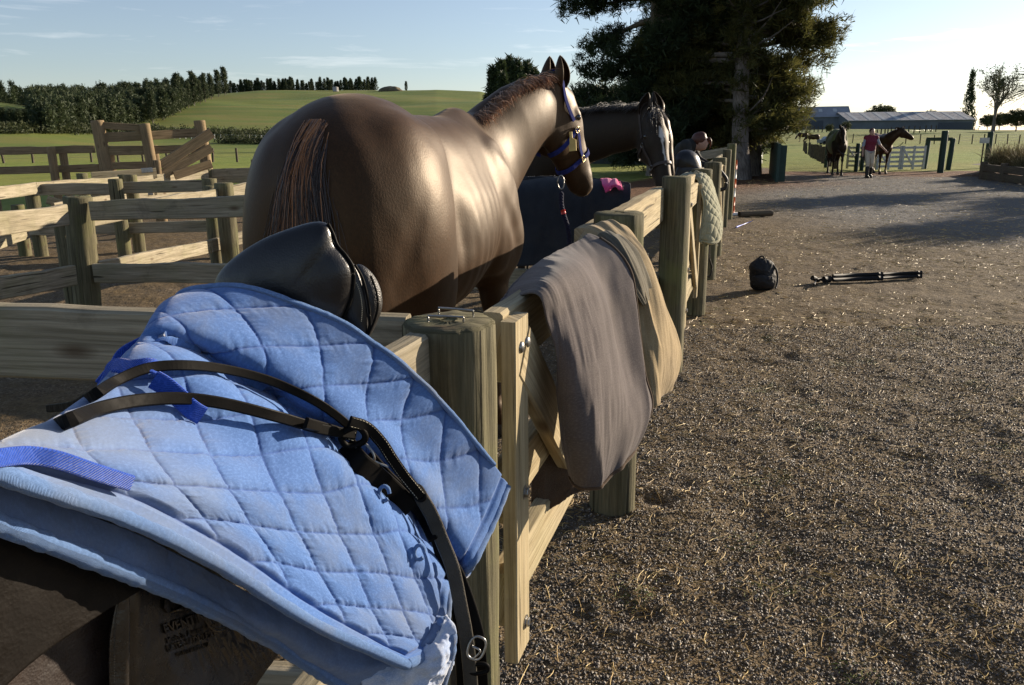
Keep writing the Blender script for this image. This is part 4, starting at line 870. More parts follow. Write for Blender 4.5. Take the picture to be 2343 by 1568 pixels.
def strands(name, roots, dirs, lens, parent, mat, w=.0016, k=7, grav=.5, curl=.15, tone=None, seed=0, lay=None):
    R = np.random.default_rng(seed); n = len(roots); P = np.zeros((n, k, 3)); p = np.array(roots, float); d = np.array(dirs, float); d /= np.linalg.norm(d, axis=1, keepdims=True)
    c = R.normal(0, 1, (n, 3))*curl
    for i in range(k):
        if lay is not None: p = lay(p, i)
        P[:, i] = p; st = (lens/(k-1))[:, None]; p = p+d*st; d = d+np.array([0, 0, -1])*grav/k*2+c/k*math.cos(i*1.3)
        d /= np.linalg.norm(d, axis=1, keepdims=True)
    T = np.gradient(P, axis=1); s = np.cross(T, R.normal(0, 1, (n, 1, 3))); s /= np.linalg.norm(s, axis=-1, keepdims=True)+1e-9; u = np.cross(T, s); u /= np.linalg.norm(u, axis=-1, keepdims=True)+1e-9
    ww = (w*(1-np.linspace(0, 1, k)**2*.8))[None, :, None]*(0.6+.8*R.random((n, 1, 1)))
    V = np.stack([P+s*ww, P-s*ww*.5+u*ww*.85, P-s*ww*.5-u*ww*.85], 2).reshape(-1, 3); f = []
    for i in range(k-1):
        for j in range(3): f.append([i*3+j, i*3+(j+1) % 3, (i+1)*3+(j+1) % 3, (i+1)*3+j])
    f = (np.array(f)[None]+3*k*np.arange(n)[:, None, None]).reshape(-1, 4); tn = np.repeat(R.random(n) if tone is None else tone, 3*k)
    return mk(name, V, f, mat, parent, origin=np.zeros(3), attrs=dict(tone=tn))
def ear(o, d, f, s, L=.17, W=.055, name='ear', mat=None, parent=None, open_dir=None):
    """cupped ear: o base, d tip direction, open_dir = direction the cup opens"""
    d = nrm(d); q = nrm(open_dir-d*(open_dir@d)); r = np.cross(d, q); n, m_ = 22, 20; V = []
    for i in range(n):
        t = i/(n-1); w = W*(math.sin(math.pi*min(1, .22+.78*t))**.75)*(1 if t < 1 else 0)+.0015; w *= (.75+.25*min(1, t*5)); c = o+d*L*t+q*(.018*math.sin(t*2.4))
        for j in range(m_):
            a = -2.3+4.6*j/(m_-1); V.append(c-q*math.cos(a)*w*.62+r*math.sin(a)*w*.72)
    P = np.array(V).reshape(n, m_, 3); V, Fc, U = sheet(P, .006); return mk(name, V, Fc, mat, parent, origin=np.zeros(3))
def horse(label, cm, hm, loc, rz, poll, nose, fdir, vox=.014, group=None, scale=1.0, legs=None, mane=1, tail=1, white=None, ears=None, neckr=1.0, tag_root=True, maned=None, name='horse', ear_dirs=None, fine=False, forelock=True, necks=None, tailm=None):
    """poll (local), nose direction (local), fdir = direction the forehead faces (local)"""
    t = thing(name, label, 'horse', loc, group, rz); t.scale = (scale,)*3
    poll = np.array(poll, float); d = nrm(nose); f = nrm(np.array(fdir)-d*(np.array(fdir)@d)); s = np.cross(d, f)
    lo = np.minimum([-1.15, -.48, -.02], poll+np.minimum(0, d*.75)-.25); hi = np.maximum([.95, .48, 1.8], poll+np.maximum(0, d*.75)+.25)
    B = SDF(lo, hi, vox)
    X = np.array
    # trunk
    B.ell((0, 0, 1.13), (.66, .285, .335), .06); B.ell((-.10, 0, 1.02), (.42, .255, .25), .1)
    B.ell((-.55, 0, 1.28), (.40, .30, .335), .05); B.cap((-.45, 0, 1.38), (.35, 0, 1.36), .19, .19, .08)
    B.ell((.42, 0, 1.42), (.26, .085, .18), .07); B.ell((.46, 0, 1.14), (.32, .24, .36), .08)
    B.ell((.70, 0, 1.08), (.13, .17, .20), .06)
    for q in (-1, 1):
        B.ell((-.60, q*.165, 1.18), (.27, .185, .37), .04); B.ell((-.77, q*.120, 1.10), (.18, .150, .38), .04); B.ell((-.80, q*.11, .93), (.13, .115, .26), .04); B.ell((-.50, q*.21, .98), (.17, .115, .22), .05)
        B.ell((-.46, q*.20, 1.42), (.10, .06, .08), .07)
        R = np.array(Matrix.Rotation(-.42, 3, 'Y')); B.ell((.47, q*.165, 1.17), (.14, .085, .29), .09, R); B.ell((.58, q*.15, 1.00), (.14, .11, .18), .05); B.ell((.40, q*.19, 1.02), (.13, .07, .16), .06)
        B.ell((-.240, q*.400, 1.20), (.105, .150, .32), .045, sub=True)
    if vox < .015:
        for q in (-1, 1):
            B.cap((-.74, q*.385, 1.34), (-.90, q*.275, .84), .022, .018, .06, sub=True); B.cap((.36, q*.25, 1.46), (.74, q*.235, 1.20), .020, .016, .06, sub=True); B.cap((.30, q*.315, 1.22), (.50, q*.285, .98), .022, .018, .06, sub=True)
            B.cap((-.34, q*.33, 1.02), (-.20, q*.30, .86), .02, .02, .06, sub=True); B.cap((-.80, q*.02, 1.30), (-.98, q*.01, .8), .01, .01, .05, sub=True)
    L = legs or {}
    for q, key in ((1, 'hl'), (-1, 'hr')):
        g = L.get(key, [(-.62, .90), (-.86, .56), (-.80, .16), (-.72, .07)])
        y = q*.16; p = [X((a, y+q*.0, z)) for a, z in g]
        B.cap(p[0]+[0, 0, .05], (p[0]+p[1])/2, .165, .10, .06, (0, 1, 0), .75); B.cap((p[0]+p[1])/2, p[1], .098, .052, .04, (0, 1, 0), .75); B.cap(p[1]+[-.02, 0, .02], p[1]+[.01, 0, -.08], .052, .045, .03, (0, 1, 0), .75)
        B.cap(p[1]+[0, 0, -.02], p[2], .042, .033, .02, (0, 1, 0), .8); B.ell(p[2], (.045, .038, .042), .02); B.cap(p[2], p[3], .036, .042, .02); 
    for q, key in ((1, 'fl'), (-1, 'fr')):
        g = L.get(key, [(.52, .95), (.53, .53), (.53, .16), (.60, .07)])
        y = q*.135; p = [X((a, y, z)) for a, z in g]
        B.cap(p[0]+[0, 0, .06], p[0]*.5+p[1]*.5, .135, .08, .06, (0, 1, 0), .72); B.cap(p[0]*.5+p[1]*.5, p[1], .075, .050, .04, (0, 1, 0), .8); B.ell(p[1], (.054, .048, .06), .03)
        B.cap(p[1], p[2], .042, .032, .02, (0, 1, 0), .8); B.ell(p[2], (.044, .038, .042), .02); B.cap(p[2], p[3], .035, .042, .02)
    # neck
    b0 = X((.50, 0, 1.24)); nb = poll-f*.10+d*.04; hz = nrm([poll[0]-.4, poll[1], 0]); lat = nrm(np.cross((0, 0, 1), hz)); K = 7
    m1 = X((.74, poll[1]*.12, 1.36)) if necks is None else X(necks[0]); m2 = (m1+nb)/2+X((0, 0, .035)) if necks is None else X(necks[1])
    ctl = np.array([b0, m1, m2, nb]); tt = np.linspace(0, 3, K); npz = cr(ctl, tt); nr = np.interp(tt, [0, 1, 2, 3], [.29, .235, .185, .135])*neckr
    for i in range(K-1): B.cap(npz[i], npz[i+1], nr[i], nr[i+1], .05, lat, .60)
    # jugular groove / muscle along the neck
    # head
    h = lambda a, b, c=0: poll+d*a+f*b+s*c
    B.cap(h(-.01, -.03), h(.22, -.01), .095, .108, .03, s, .85); B.cap(h(.08, .038), h(.50, .028), .066, .048, .03, s, .98)
    B.cap(h(.20, -.02), h(.53, -.015), .112, .066, .03, s, .74); B.cap(h(.24, -.130), h(.53, -.068), .052, .038, .03, s, .9)
    B.ell(h(.56, -.008), (.07,)*3, .02) if False else B.cap(h(.53, 0), h(.580, -.012), .066, .060, .02, s, .92)
    Rh = np.stack([d, f, s], 1)
    for q in (-1, 1):
        B.ell(h(.205, -.095, q*.045), (.130, .120, .048), .03, Rh); B.ell(h(.165, .038, q*.070), (.038, .022, .024), .018, Rh); B.cap(h(.22, -.005, q*.068), h(.38, -.01, q*.045), .016, .010, .02)
        B.ell(h(.580, .012, q*.036), (.034, .030, .022), .018, Rh)
        if fine or vox < .015: B.ell(h(.592, .020, q*.055), (.018, .010, .014), .008, Rh, sub=True)
    B.ell(h(.555, -.068), (.036, .026, .030), .02, Rh); B.cap(h(.60, -.035, -.03), h(.60, -.035, .03), .020, .020, .015)
    P, Q = B.mesh(3 if vox < .016 else 1)
    if vox < .015:
        nn_ = P-np.array([0, 0, 1.15]); nn_[:, 0] = 0; nn_ /= np.linalg.norm(nn_, axis=1, keepdims=True)+1e-9; tr_m = np.exp(-((P[:, 0]-.08)/.28)**2)*np.exp(-((P[:, 2]-1.05)/.20)**2)
        P = P+nn_*(.0028*np.sin(P[:, 0]*78+P[:, 2]*9)*tr_m+.006*fbm(P*[1, 1, .7], 8, 7, 3))[:, None]
    body = mk('body', P, Q, cm, t, origin=np.zeros(3))
    for q in (-1, 1):
        e = h(.175, .026, q*.083); mb = MB(); 
        a, b = np.meshgrid(np.linspace(0, math.pi, 10), np.linspace(0, 2*math.pi, 14, endpoint=False), indexing='ij'); Vs = e+.019*np.stack([np.sin(a)*np.cos(b), np.sin(a)*np.sin(b), np.cos(a)], -1).reshape(-1, 3)
        mk('eye', Vs, gridf(10, 14, True), EYE, t, origin=np.zeros(3))
        up = -d; ed = (ear_dirs[0 if q > 0 else 1] if ear_dirs else nrm(up*1.0+f*.10+s*q*.22)); od = nrm(f*.9+s*q*.5) if ears is None else ears
        ear(h(.005, -.01, q*.060), X(ed), f, s, .172, .066, 'ear', cm, t, X(od))
    for key, q, fx in (('hl', .16, 1), ('hr', -.16, 1), ('fl', .135, 1), ('fr', -.135, 1)):
        g = (L.get(key) or (([(-.62, .90), (-.86, .56), (-.80, .16), (-.72, .07)]) if key[0] == 'h' else [(.52, .95), (.53, .53), (.53, .16), (.60, .07)]))[3]
        a = np.linspace(0, 2*math.pi, 16, endpoint=False); V = np.concatenate([np.stack([g[0]+.012+r_*np.cos(a)+dx, q+r_*np.sin(a)*.9, a*0+g[1]+z], -1) for r_, z, dx in ((.045, .015, -.01), (.054, -.02, .0), (.064, -.068, .012), (.01, -.069, .01))])
        mk('hoof', V, gridf(4, 16, True)[:, ::-1], HOOF, t, origin=np.zeros(3))
    R = np.random.default_rng(5)
    if mane:
        n = int(4200*mane); u = R.random(n); tt = .75+u*2.25; c = cr(ctl, tt); r_ = np.interp(tt, [0, 1, 2, 3], [.29, .235, .185, .135])*neckr; ax = cr(ctl, np.minimum(tt+.05, 3))-cr(ctl, tt-.05); ax /= np.linalg.norm(ax, axis=1, keepdims=True)
        up = np.cross(ax, lat); up = up*np.sign(up[:, 2:3]); root = c+up*(r_*.965)[:, None]+lat*R.normal(0, .016, n)[:, None]
        sd_m = 1 if maned is None else maned; dr = up*(.32+.2*R.random((n, 1)))+lat*sd_m*(.7+.5*R.normal(0, .3, (n, 1)))+ax*(-.35+.3*R.normal(0, 1, (n, 1)))
        strands('mane', root, dr, .05+.09*R.random(n)*(.6+.8*np.abs(np.sin(u*21))), t, hm, .0015 if vox < .016 else .005, 6, .9, .25, seed=3)
    if forelock:
        n = 120; root = h(0, 0)+(R.normal(0, .02, (n, 3)))+f*.05; strands('forelock', root, np.tile(f*.6+d*.6, (n, 1))+R.normal(0, .25, (n, 3)), .10+.09*R.random(n), t, hm, .002 if vox < .016 else .004, 5, .7, .2, seed=4)
    if tail:
        th_ = tailm or hm
        n = int(6500*tail); u = R.random(n)**1.15; root = np.stack([-.8+0*u, -.02+R.normal(0, 1, n)*(.008+.030*np.sqrt(u)), 1.53-.40*u], -1)
        dr = np.stack([-.12+0*u, R.normal(0, 1, n)*(.07+.12*u)+.08*np.sin(u*17), -.97+0*u], -1)
        G_ = np.full((70, 90), -.8); iy = np.clip(((P[:, 1]+.35)/.01).astype(int), 0, 69); iz = np.clip(((P[:, 2]-.8)/.01).astype(int), 0, 89); mm = P[:, 0] < -.4; np.minimum.at(G_, (iy[mm], iz[mm]), P[mm, 0])
        for _ in range(3): G_ = np.minimum(G_, (np.roll(G_, 1, 0)+np.roll(G_, -1, 0)+np.roll(G_, 1, 1)+np.roll(G_, -1, 1))/4)
        def lay(p, i):
            p = p.copy(); xs = G_[np.clip(((p[:, 1]+.35)/.01).astype(int), 0, 69), np.clip(((p[:, 2]-.8)/.01).astype(int), 0, 89)]; lift = (.004 if i == 0 else -.004-.022*np.minimum(i, 4)/4*RL); p[:, 0] = np.minimum(p[:, 0], xs+lift) if i else xs+lift; return p
        RL = R.random(n)
        core = SDF((-1.25, -.2, .3), (-.8, .2, 1.6), .016); core.chain([X((-.84, 0, 1.47)), X((-.915, 0, 1.42)), X((-.955, 0, 1.2)), X((-.96, 0, .95)), X((-.95, 0, .7))], [.022, .022, .034, .04, .02], .02)
        Pc, Qc = core.mesh(1)
        if vox > .016: mk('tail_dock', Pc, Qc, th_, t, origin=np.zeros(3), attrs=dict(tone=np.zeros(len(Pc))))
        strands('tail', root, dr, (.30+.75*R.random(n))*(1-.30*u), t, th_, .0013 if vox < .016 else .006, 10, .16, .36, seed=6, tone=np.clip(.85-3.2*u+R.normal(0, .2, n), 0, 1)+.14*(R.random(n) < .06), lay=lay if vox < .016 else None)
    t['_h'] = 1
    return t, dict(h=h, d=d, f=f, s=s, P=P, B=B)
def toloc(p, loc, rz, sc=1.0):
    v = np.asarray(p, float)-np.asarray(loc); c, s = math.cos(-rz), math.sin(-rz); return np.array([v[0]*c-v[1]*s, v[0]*s+v[1]*c, v[2]])/sc
def dirloc(v, rz): c, s = math.cos(-rz), math.sin(-rz); return np.array([v[0]*c-v[1]*s, v[0]*s+v[1]*c, v[2]])
def halter(t, G, mat, metal, wd=.024, lead=None, tagm=None):
    h, d, f, s = G['h'], G['d'], G['f'], G['s']; B = G['B']; P = G['P']
    def surf(pts, k=60, off=.004):
        """closed/open path on the head: push points out to the skin along the ray from the head axis"""
        C = cr(np.array(pts), np.linspace(0, len(pts)-1, k)); ax0, ax1 = h(0, -.04), h(.6, -.02); out = []; nn = []
        for c in C:
            tt = np.clip((c-ax0)@(ax1-ax0)/((ax1-ax0)@(ax1-ax0)), 0, 1); a = ax0+(ax1-ax0)*tt; r = nrm(c-a)
            q = P-a; al = q@r; pe = np.linalg.norm(q-al[:, None]*r, axis=1); m = (pe < .022) & (al > 0) & (al < .3)
            L = al[m].max() if m.any() else np.linalg.norm(c-a); out.append(a+r*(L+off)); nn.append(r)
        o = np.array(out); o[1:-1] = (o[:-2]+2*o[1:-1]+o[2:])/4; return o, np.array(nn)
    hal = None
    def st(pts, name, w=wd):
        o, nn = surf(pts); mb = MB(); V, Fc, U = ribbon(o[::4], nn[::4], w, .004, 60); mb.add(V, Fc, U); return mk(name, np.concatenate(mb.V), mb.F, mat, t, smooth=False, uv=np.concatenate(mb.U), origin=np.zeros(3))
    st([h(.22, -.02, -.12), h(.06, -.02, -.12), h(-.04, 0, -.06), h(-.05, 0, 0), h(-.04, 0, .06), h(.06, -.02, .12), h(.22, -.02, .12)], 'headpiece')
    st([h(.40, 0, -.1), h(.40, .08, -.06), h(.40, .1, 0), h(.40, .08, .06), h(.40, 0, .1)], 'noseband'); st([h(.40, 0, -.1), h(.41, -.08, -.08), h(.42, -.14, 0), h(.41, -.08, .08), h(.40, 0, .1)], 'chin_strap')
    for q in (-1, 1):
        st([h(.22, -.02, q*.12), h(.31, -.01, q*.12), h(.40, 0, q*.1)], 'cheekpiece'); st([h(.22, -.02, q*.12), h(.25, -.12, q*.09), h(.28, -.2, q*.02)], 'throat_strap')
        for a, b in ((.22, -.02), (.40, 0)):
            o, nn = surf([h(a, b, q*.12), h(a+.01, b, q*.12)], 2, .007); u = nrm(np.cross(nn[0], d)); v = np.cross(u, nn[0]); an = np.linspace(0, 2*math.pi, 16)
            mb = MB(); mb.add(*tube([o[0]+.017*(math.cos(x)*u+math.sin(x)*v) for x in an], .0028, 6)); mk('ring', np.concatenate(mb.V), mb.F, metal, t, origin=np.zeros(3))
    return surf
# --- hero horse
BAYC = coat('brown_bay_coat', (.060, .0265, .0112), (.025, .0115, .0055), sheen=.12, rough=.51, tint=(1, .76, .49)); BAYH = hairmat('bay_mane_hair', (.27, .115, .036))
hl = np.array([-.366, 3.27, 0]); hr = math.atan2(.957, .29)
pol = at(1266, 203, 4.32); mz = np.array([.19, .22, -.54])
H1, G1 = horse('brown horse in blue halter standing with its rump to the camera beside the near gate', BAYC, BAYH, hl, hr, toloc(pol, hl, hr), dirloc(mz, hr), dirloc((.72, .68, .15), hr), vox=.0115, maned=-1, fine=True, forelock=False, tailm=hairmat('dark_tail_hair', (.040, .016, .008), (.42, .17, .05)),
               ear_dirs=[dirloc((-.10, .0, 1), hr), dirloc((.10, -.05, 1), hr)], ears=dirloc((.55, -.35, .1), hr))
BLU = simple('blue_halter_webbing', (.022, .030, .14), .9, .2, 60, .3, 300, .1); BRASS = simple('brass', (.55, .42, .2), .3, metal=1.0)
halter(H1, G1, BLU, BRASS, .026)
h = G1['h']
TAGM = simple('yellow_ear_tag', (.75, .55, .18), .45); q0 = h(.235, .0, .10); Xc = RN[:, 0]; 
def wl(p): return toloc(p, hl, hr)
tp = [at(x, y, 4.27) for x, y in ((1302, 302), (1308, 302), (1309, 316), (1317, 320), (1318, 345), (1302, 347), (1299, 322), (1303, 317))]
V = np.array([wl(p) for p in tp]+[wl(p+np.array([.002, .006, 0])) for p in tp]); mk('halter_tag', V, [tuple(range(8)), tuple(range(15, 7, -1))]+[(i, (i+1) % 8, (i+1) % 8+8, i+8) for i in range(8)], TAGM, H1, smooth=False, origin=np.zeros(3))
ld_ = thing('lead_rope', 'navy rope with a steel snap hanging from the blue halter', 'lead rope', at(1285, 470, 4.25))
mb = MB()
for k in range(3):
    L_ = [at(x+2.6*math.cos(i*1.25+k*2.09), y, 4.24+.006*math.sin(i*1.25+k*2.09)) for i, (x, y) in enumerate([(1284+ (y_-440)*.14+4*math.sin(y_*.05), y_) for y_ in range(440, 566, 4)])]; mb.add(*tube(L_, .0085, 6, 90))
mb.build('rope', simple('navy_rope', (.018, .02, .045), .9, .4, 200, .5, 400), ld_, True)
mb = MB(); mb.add(*tube([at(1278, 405, 4.24), at(1275, 418, 4.24), at(1280, 432, 4.24), at(1288, 430, 4.24), at(1290, 412, 4.24), at(1284, 402, 4.24), at(1278, 405, 4.24)], .0035, 6, 40)); mb.build('snap_hook', STEEL, ld_, True)
mb = MB(); mb.add(*tube([at(1287, 480, 4.235), at(1289, 490, 4.235)], .013, 12)); mb.build('red_tape', simple('red_tape', (.6, .06, .05), .3), ld_, True)
# --- black horse looking over the rail
BLKC = coat('black_coat', (.026, .018, .013), (.012, .009, .007), sheen=.1, rough=.6, tint=(.9, .75, .6)); BLKH = hairmat('black_mane_hair', (.018, .013, .010)); DKC = coat('dark_bay_coat', (.045, .022, .012), (.022, .012, .008), .3, .45)
h2l = np.array([-.42, 6.75, 0]); h2r = -.12; p2 = at(1488, 262, 6.02)
def blaze(cm_name, base_m, G, spots):
    m = bpy.data.materials.new(cm_name)
    m = base_m.copy(); m.name = cm_name; nt_ = m.node_tree; b = nt_.nodes['Principled BSDF']; lk = b.inputs['Base Color'].links[0].from_socket
    a = nt_.nodes.new('ShaderNodeAttribute'); a.attribute_name = 'white'; x = nt_.nodes.new('ShaderNodeMix'); x.data_type = 'RGBA'; nt_.links.new(a.outputs['Fac'], x.inputs[0]); nt_.links.new(lk, x.inputs[6]); x.inputs[7].default_value = (.55, .53, .5, 1); nt_.links.new(x.outputs[2], b.inputs['Base Color']); return m
BLZ = blaze('black_coat_with_blaze', BLKC, None, None)
H2, G2 = horse('black horse with a white blaze looking over the rail behind the tall post', BLZ, BLKH, h2l, h2r, toloc(p2, h2l, h2r), dirloc((.10, -.22, -.58), h2r), dirloc((.22, -.97, .1), h2r), vox=.0145, maned=-1, necks=None,
               ear_dirs=[dirloc((.22, -.1, 1), h2r), dirloc((-.30, -.05, 1), h2r)])
halter(H2, G2, simple('brown_halter_leather', (.05, .035, .028), .55), STEEL, .024)
bd = [c for c in H2.children if c.name.startswith('body')][0]; Pb = G2['P']; hh = G2['h']; r_ = Pb-hh(0, 0); aa = r_@G2['d']; cc = r_@G2['s']; ff = r_@G2['f']
wht = (np.clip(1-(np.abs(cc+.004)/(.030*np.clip(1-np.abs(aa-.20)/.085, .18, 1))), 0, 1) > .25)*(aa > .10)*(aa < .46)*(ff > .02)*1.0
at_ = bd.data.attributes.new('white', 'FLOAT', 'POINT'); at_.data.foreach_set('value', wht.astype(np.float32))
h3l = np.array([-.20, 8.0, 0]); p3 = at(1503, 266, 7.35)
H3, G3 = horse('brown horse hidden behind the black horse with only its lit face edge visible', DKC, BAYH, h3l, -.08, toloc(p3, h3l, -.08), dirloc((.10, -.14, -.58), -.08), dirloc((.75, -.6, .1), -.08), vox=.018, mane=.4, forelock=False)
# --- horses out on the yard
walk = dict(fl=[(.54, .95), (.66, .55), (.70, .17), (.76, .07)], fr=[(.52, .95), (.46, .54), (.36, .20), (.36, .10)], hl=[(-.62, .90), (-.80, .56), (-.68, .16), (-.60, .07)], hr=[(-.62, .90), (-.95, .58), (-.98, .19), (-.93, .09)])
wa = gnd(1925, 403); ra = math.atan2(-1, -.28)
HA, GA = horse('black horse in a green rug led across the yard by the woman', BLKC, BLKH, wa+[0.05, .75, 0], ra, (1.12, .0, 1.66), (.55, .05, -.83), (.85, .02, .52), vox=.02, mane=.6, legs=walk)
ANG = rugmat('olive_green_canvas', (.16, .18, .085), (.12, .14, .06), (.14, .13, .08), False)
ru = SDF((-1.1, -.5, .5), (.75, .5, 1.8), .025); ru.ell((-.05, 0, 1.12), (.78, .36, .42), .05); ru.ell((-.60, 0, 1.22), (.44, .36, .44), .08); ru.ell((.42, 0, 1.28), (.30, .27, .36), .08); ru.cap((-.95, -.0, .4), (.9, 0, .4), .36, .36, .01, (0, 1, 0), 2.0, sub=True)
Pr, Qr = ru.mesh(1); rgA = thing('horse_rug', 'olive green rug worn by the black horse being led towards the camera', 'rug', wa+[0.05, .75, 0], rz=ra); mk('canvas', Pr, Qr, ANG, rgA, origin=np.zeros(3))
wb = gnd(2032, 400); rb = math.atan2(-1, -.04)
HB, GB = horse('dark bay horse with its head up walking at the right of the woman', DKC, BLKH, wb+[-.10, .75, 0], rb, (1.02, .30, 1.72), dirloc((.80, -.25, -.56), rb), dirloc((.5, -.2, .8), rb), vox=.02, mane=.6, legs=dict(fl=[(.54, .95), (.50, .54), (.46, .17), (.52, .07)], hr=[(-.62, .90), (-.80, .56), (-.70, .16), (-.62, .07)]))
GB_sc = .93; HB.scale = (GB_sc,)*3
for k, (x, y, Y, rz, cmn, lab, sc) in enumerate(((1858, 340, 95, 2.9, DKC, 'small brown horse grazing beyond the row of lane posts', 1.0), (1834, 338, 108, 3.3, DKC, 'small dark horse grazing far off beside the lane fence', 1.0))):
    b = at(x, y, Y); b[2] = terrain(b[0], b[1])
    if k == 0: Hg, _ = horse(lab, cmn, BLKH, b, rz, (1.25, .05, 1.02), (.45, .0, -.88), (.88, 0, .4), vox=.03, mane=.2, tail=.3, forelock=False, scale=.72); Hg['group'] = 'horses grazing in the paddock'
    else:
        Hh = copy_tree(Hg); Hh.location = b; Hh.rotation_euler = (0, 0, rz); Hh['label'] = lab
# ---------------------------------------------------------------- people
SKIN = simple('skin', (.42, .24, .17), .55, .1, 30)
def person(label, loc, rz, J, outfit, vox=.012, hair=None, lo=(-.75, -.5, -.02), hi=(.75, .5, 1.75), hairpts=None):
    t = thing('person', label, 'person', loc, rz=rz); A = np.array
    def body(B, g=0.0, only=None):
        def on(k): return only is None or k in only
        if on('head'):
            hc = A(J['head']); B.ell(hc, (.078, .095, .112), .02); B.ell(hc+A([0, -.03, -.06]), (.055, .065, .06), .03); B.ell(hc+A([0, -.10, -.02]), (.013, .02, .022), .01); B.cap(hc+A([-.018, -.088, -.062]), hc+A([.018, -.088, -.062]), .010, .010, .006)
            for q in (-1, 1): B.ell(hc+A([q*.078, .005, -.01]), (.012, .02, .03), .008); B.ell(hc+A([q*.032, -.088, .012]), (.016, .012, .008), .006)
            B.cap(hc+A([0, .02, -.08]), A(J['neck']), .052, .058, .02)
        if on('torso'):
            B.chain([A(J['neck'])-[0, 0, .03], A(J['chest']), A(J['waist']), A(J['hip'])], [.075+g, .125+g, .105+g, .128+g], .05, (1, 0, 0), 1.28)
            B.cap(A(J['shl']), A(J['shr']), .062+g, .062+g, .04)
        for q in 'lr':
            if on('arm'):
                B.cap(A(J['sh'+q]), A(J['el'+q]), .052+g, .040+g, .03); B.cap(A(J['el'+q]), A(J['wr'+q]), .038+g, .027+g, .02)
            if on('hand'):
                w, e = A(J['wr'+q]), A(J['el'+q]); d = nrm(w-e); sdv = nrm(np.cross(d, (0, 1, 0))); u = np.cross(sdv, d)
                B.cap(w, w+d*.07, .026, .034, .015, u, .6)
                for i, L_ in enumerate((.055, .065, .06, .048)):
                    k0 = w+d*.085+sdv*(i-1.5)*.017; k1 = k0+nrm(d+u*.35)*L_*.55; B.cap(k0-d*.02, k1, .0095, .0085, .003); B.cap(k1, k1+nrm(d+u*1.4)*L_*.5, .0085, .007, .003)
                B.cap(w+d*.03-sdv*.03, w+d*.06-sdv*.052+u*.02, .011, .009, .006)
            if on('leg'):
                B.cap(A(J['hip'])+A([(-1 if q == 'r' else 1)*.085, 0, -.02]), A(J['kn'+q]), .088+g, .058+g, .04); B.cap(A(J['kn'+q]), A(J['an'+q]), .056+g, .038+g, .03)
            if on('foot'): a = A(J['an'+q]); B.cap(a+[0, .02, -.05], a+[0, -.14, -.06], .038+g, .032+g, .02)
    B = SDF(lo, hi, vox); body(B); P, Q = B.mesh(1); mk('body', P, Q, SKIN, t, origin=np.zeros(3))
    for name, only, g, mat, cut in outfit:
        B = SDF(lo, hi, vox); body(B, g, only)
        for c in cut: B.cap(*c, sub=True)
        P, Q = B.mesh(1)
        if len(P): mk(name, P, Q, mat, t, origin=np.zeros(3))
    if hair:
        B = SDF(lo, hi, vox)
        for e in hairpts: B.ell(A(J['head'])+A(e[0]), e[1], .02)
        hc = A(J['head']); B.ell(hc+A([0, -.09, -.045]), (.075, .07, .085), .02, sub=True)
        P, Q = B.mesh(1); P = P+.004*np.stack([vnoise(P*40, k) for k in range(3)], -1); mk('hair', P, Q, hair, t, origin=np.zeros(3))
    return t
MAROON = simple('maroon_quilted_vest', (.16, .012, .030), .7, .2, 20, .3, 40); CREAM = simple('cream_breeches', (.52, .44, .33), .85, .08, 20); BOOT = simple('black_boots', (.015, .013, .012), .4); GREY = simple('pale_grey_shirt', (.30, .33, .38), .85); RHAIR = simple('reddish_brown_hair', (.07, .022, .012), .5, .4, 60, .6, 120)
J = dict(head=(0, 0, 1.53), neck=(0, .02, 1.40), chest=(0, .02, 1.22), waist=(0, .02, 1.04), hip=(0, .02, .92), shl=(.17, .02, 1.34), shr=(-.17, .02, 1.34), ell=(.30, .0, 1.10), elr=(-.24, .04, 1.08), wrl=(.48, -.05, .92), wrr=(-.25, -.04, .84), knl=(.09, -.02, .50), knr=(-.08, -.10, .50), anl=(.10, .10, .10), anr=(-.07, -.12, .085))
wp = gnd(1984, 407)
W1 = person('woman in a dark red vest and cream breeches leading two horses across the yard', wp, -.1, J, [('shirt', ('torso', 'arm'), .008, GREY, [((-.34, 0, .80), (-.25, -.02, .96), .07, .09), ((.50, -.05, .90), (.34, 0, 1.04), .07, .09)]), ('vest', ('torso',), .022, MAROON, [((-.3, 0, .80), (.3, 0, .80), .14, .14)]), ('breeches', ('leg',), .010, CREAM, []), ('boots', ('foot', 'leg'), .020, BOOT, [((-.2, 0, .62), (.2, 0, .62), .27, .27), ((0, 0, .8), (0, 0, 1.2), .3, .4)])], vox=.014, hair=RHAIR, hairpts=[((0, .025, .035), (.092, .10, .10)), ((0, .10, .03), (.05, .05, .05))])
def rope_(label, pts, r=.012, c=(.02, .02, .025)):
    t = thing('lead_rope', label, 'lead rope', pts[len(pts)//2]); mb = MB(); mb.add(*tube(pts, r, 6, 40)); mb.build('rope', simple('lead_rope_cotton', c, .9), t, True)
rope_('dark lead rope hanging from the black horse in the green rug to the woman', [at(1916, 343, 26.9), at(1926, 352, 27.2), at(1945, 356, 27.6), at(1968, 348, 28.2)]); rope_('dark lead rope held up from the woman to the dark bay horse', [at(2006, 345, 28.3), at(2030, 342, 28.2), at(2055, 335, 28.0), at(2066, 326, 27.8)])
DKJ = simple('black_jacket', (.018, .018, .017), .8)
J2 = dict(head=(.02, -.22, 1.37), neck=(0, -.08, 1.36), chest=(0, .02, 1.24), waist=(0, .10, 1.04), hip=(0, .14, .92), shl=(.17, -.02, 1.33), shr=(-.17, -.02, 1.33), ell=(.20, -.16, 1.10), elr=(-.20, -.14, 1.10), wrl=(.12, -.36, 1.02), wrr=(-.12, -.36, 1.02), knl=(.09, .08, .50), knr=(-.08, .10, .50), anl=(.10, .12, .085), anr=(-.09, .14, .085))
pp2 = at(1596, 340, 12.6); pp2 = np.array([pp2[0]-.18, pp2[1], 0])
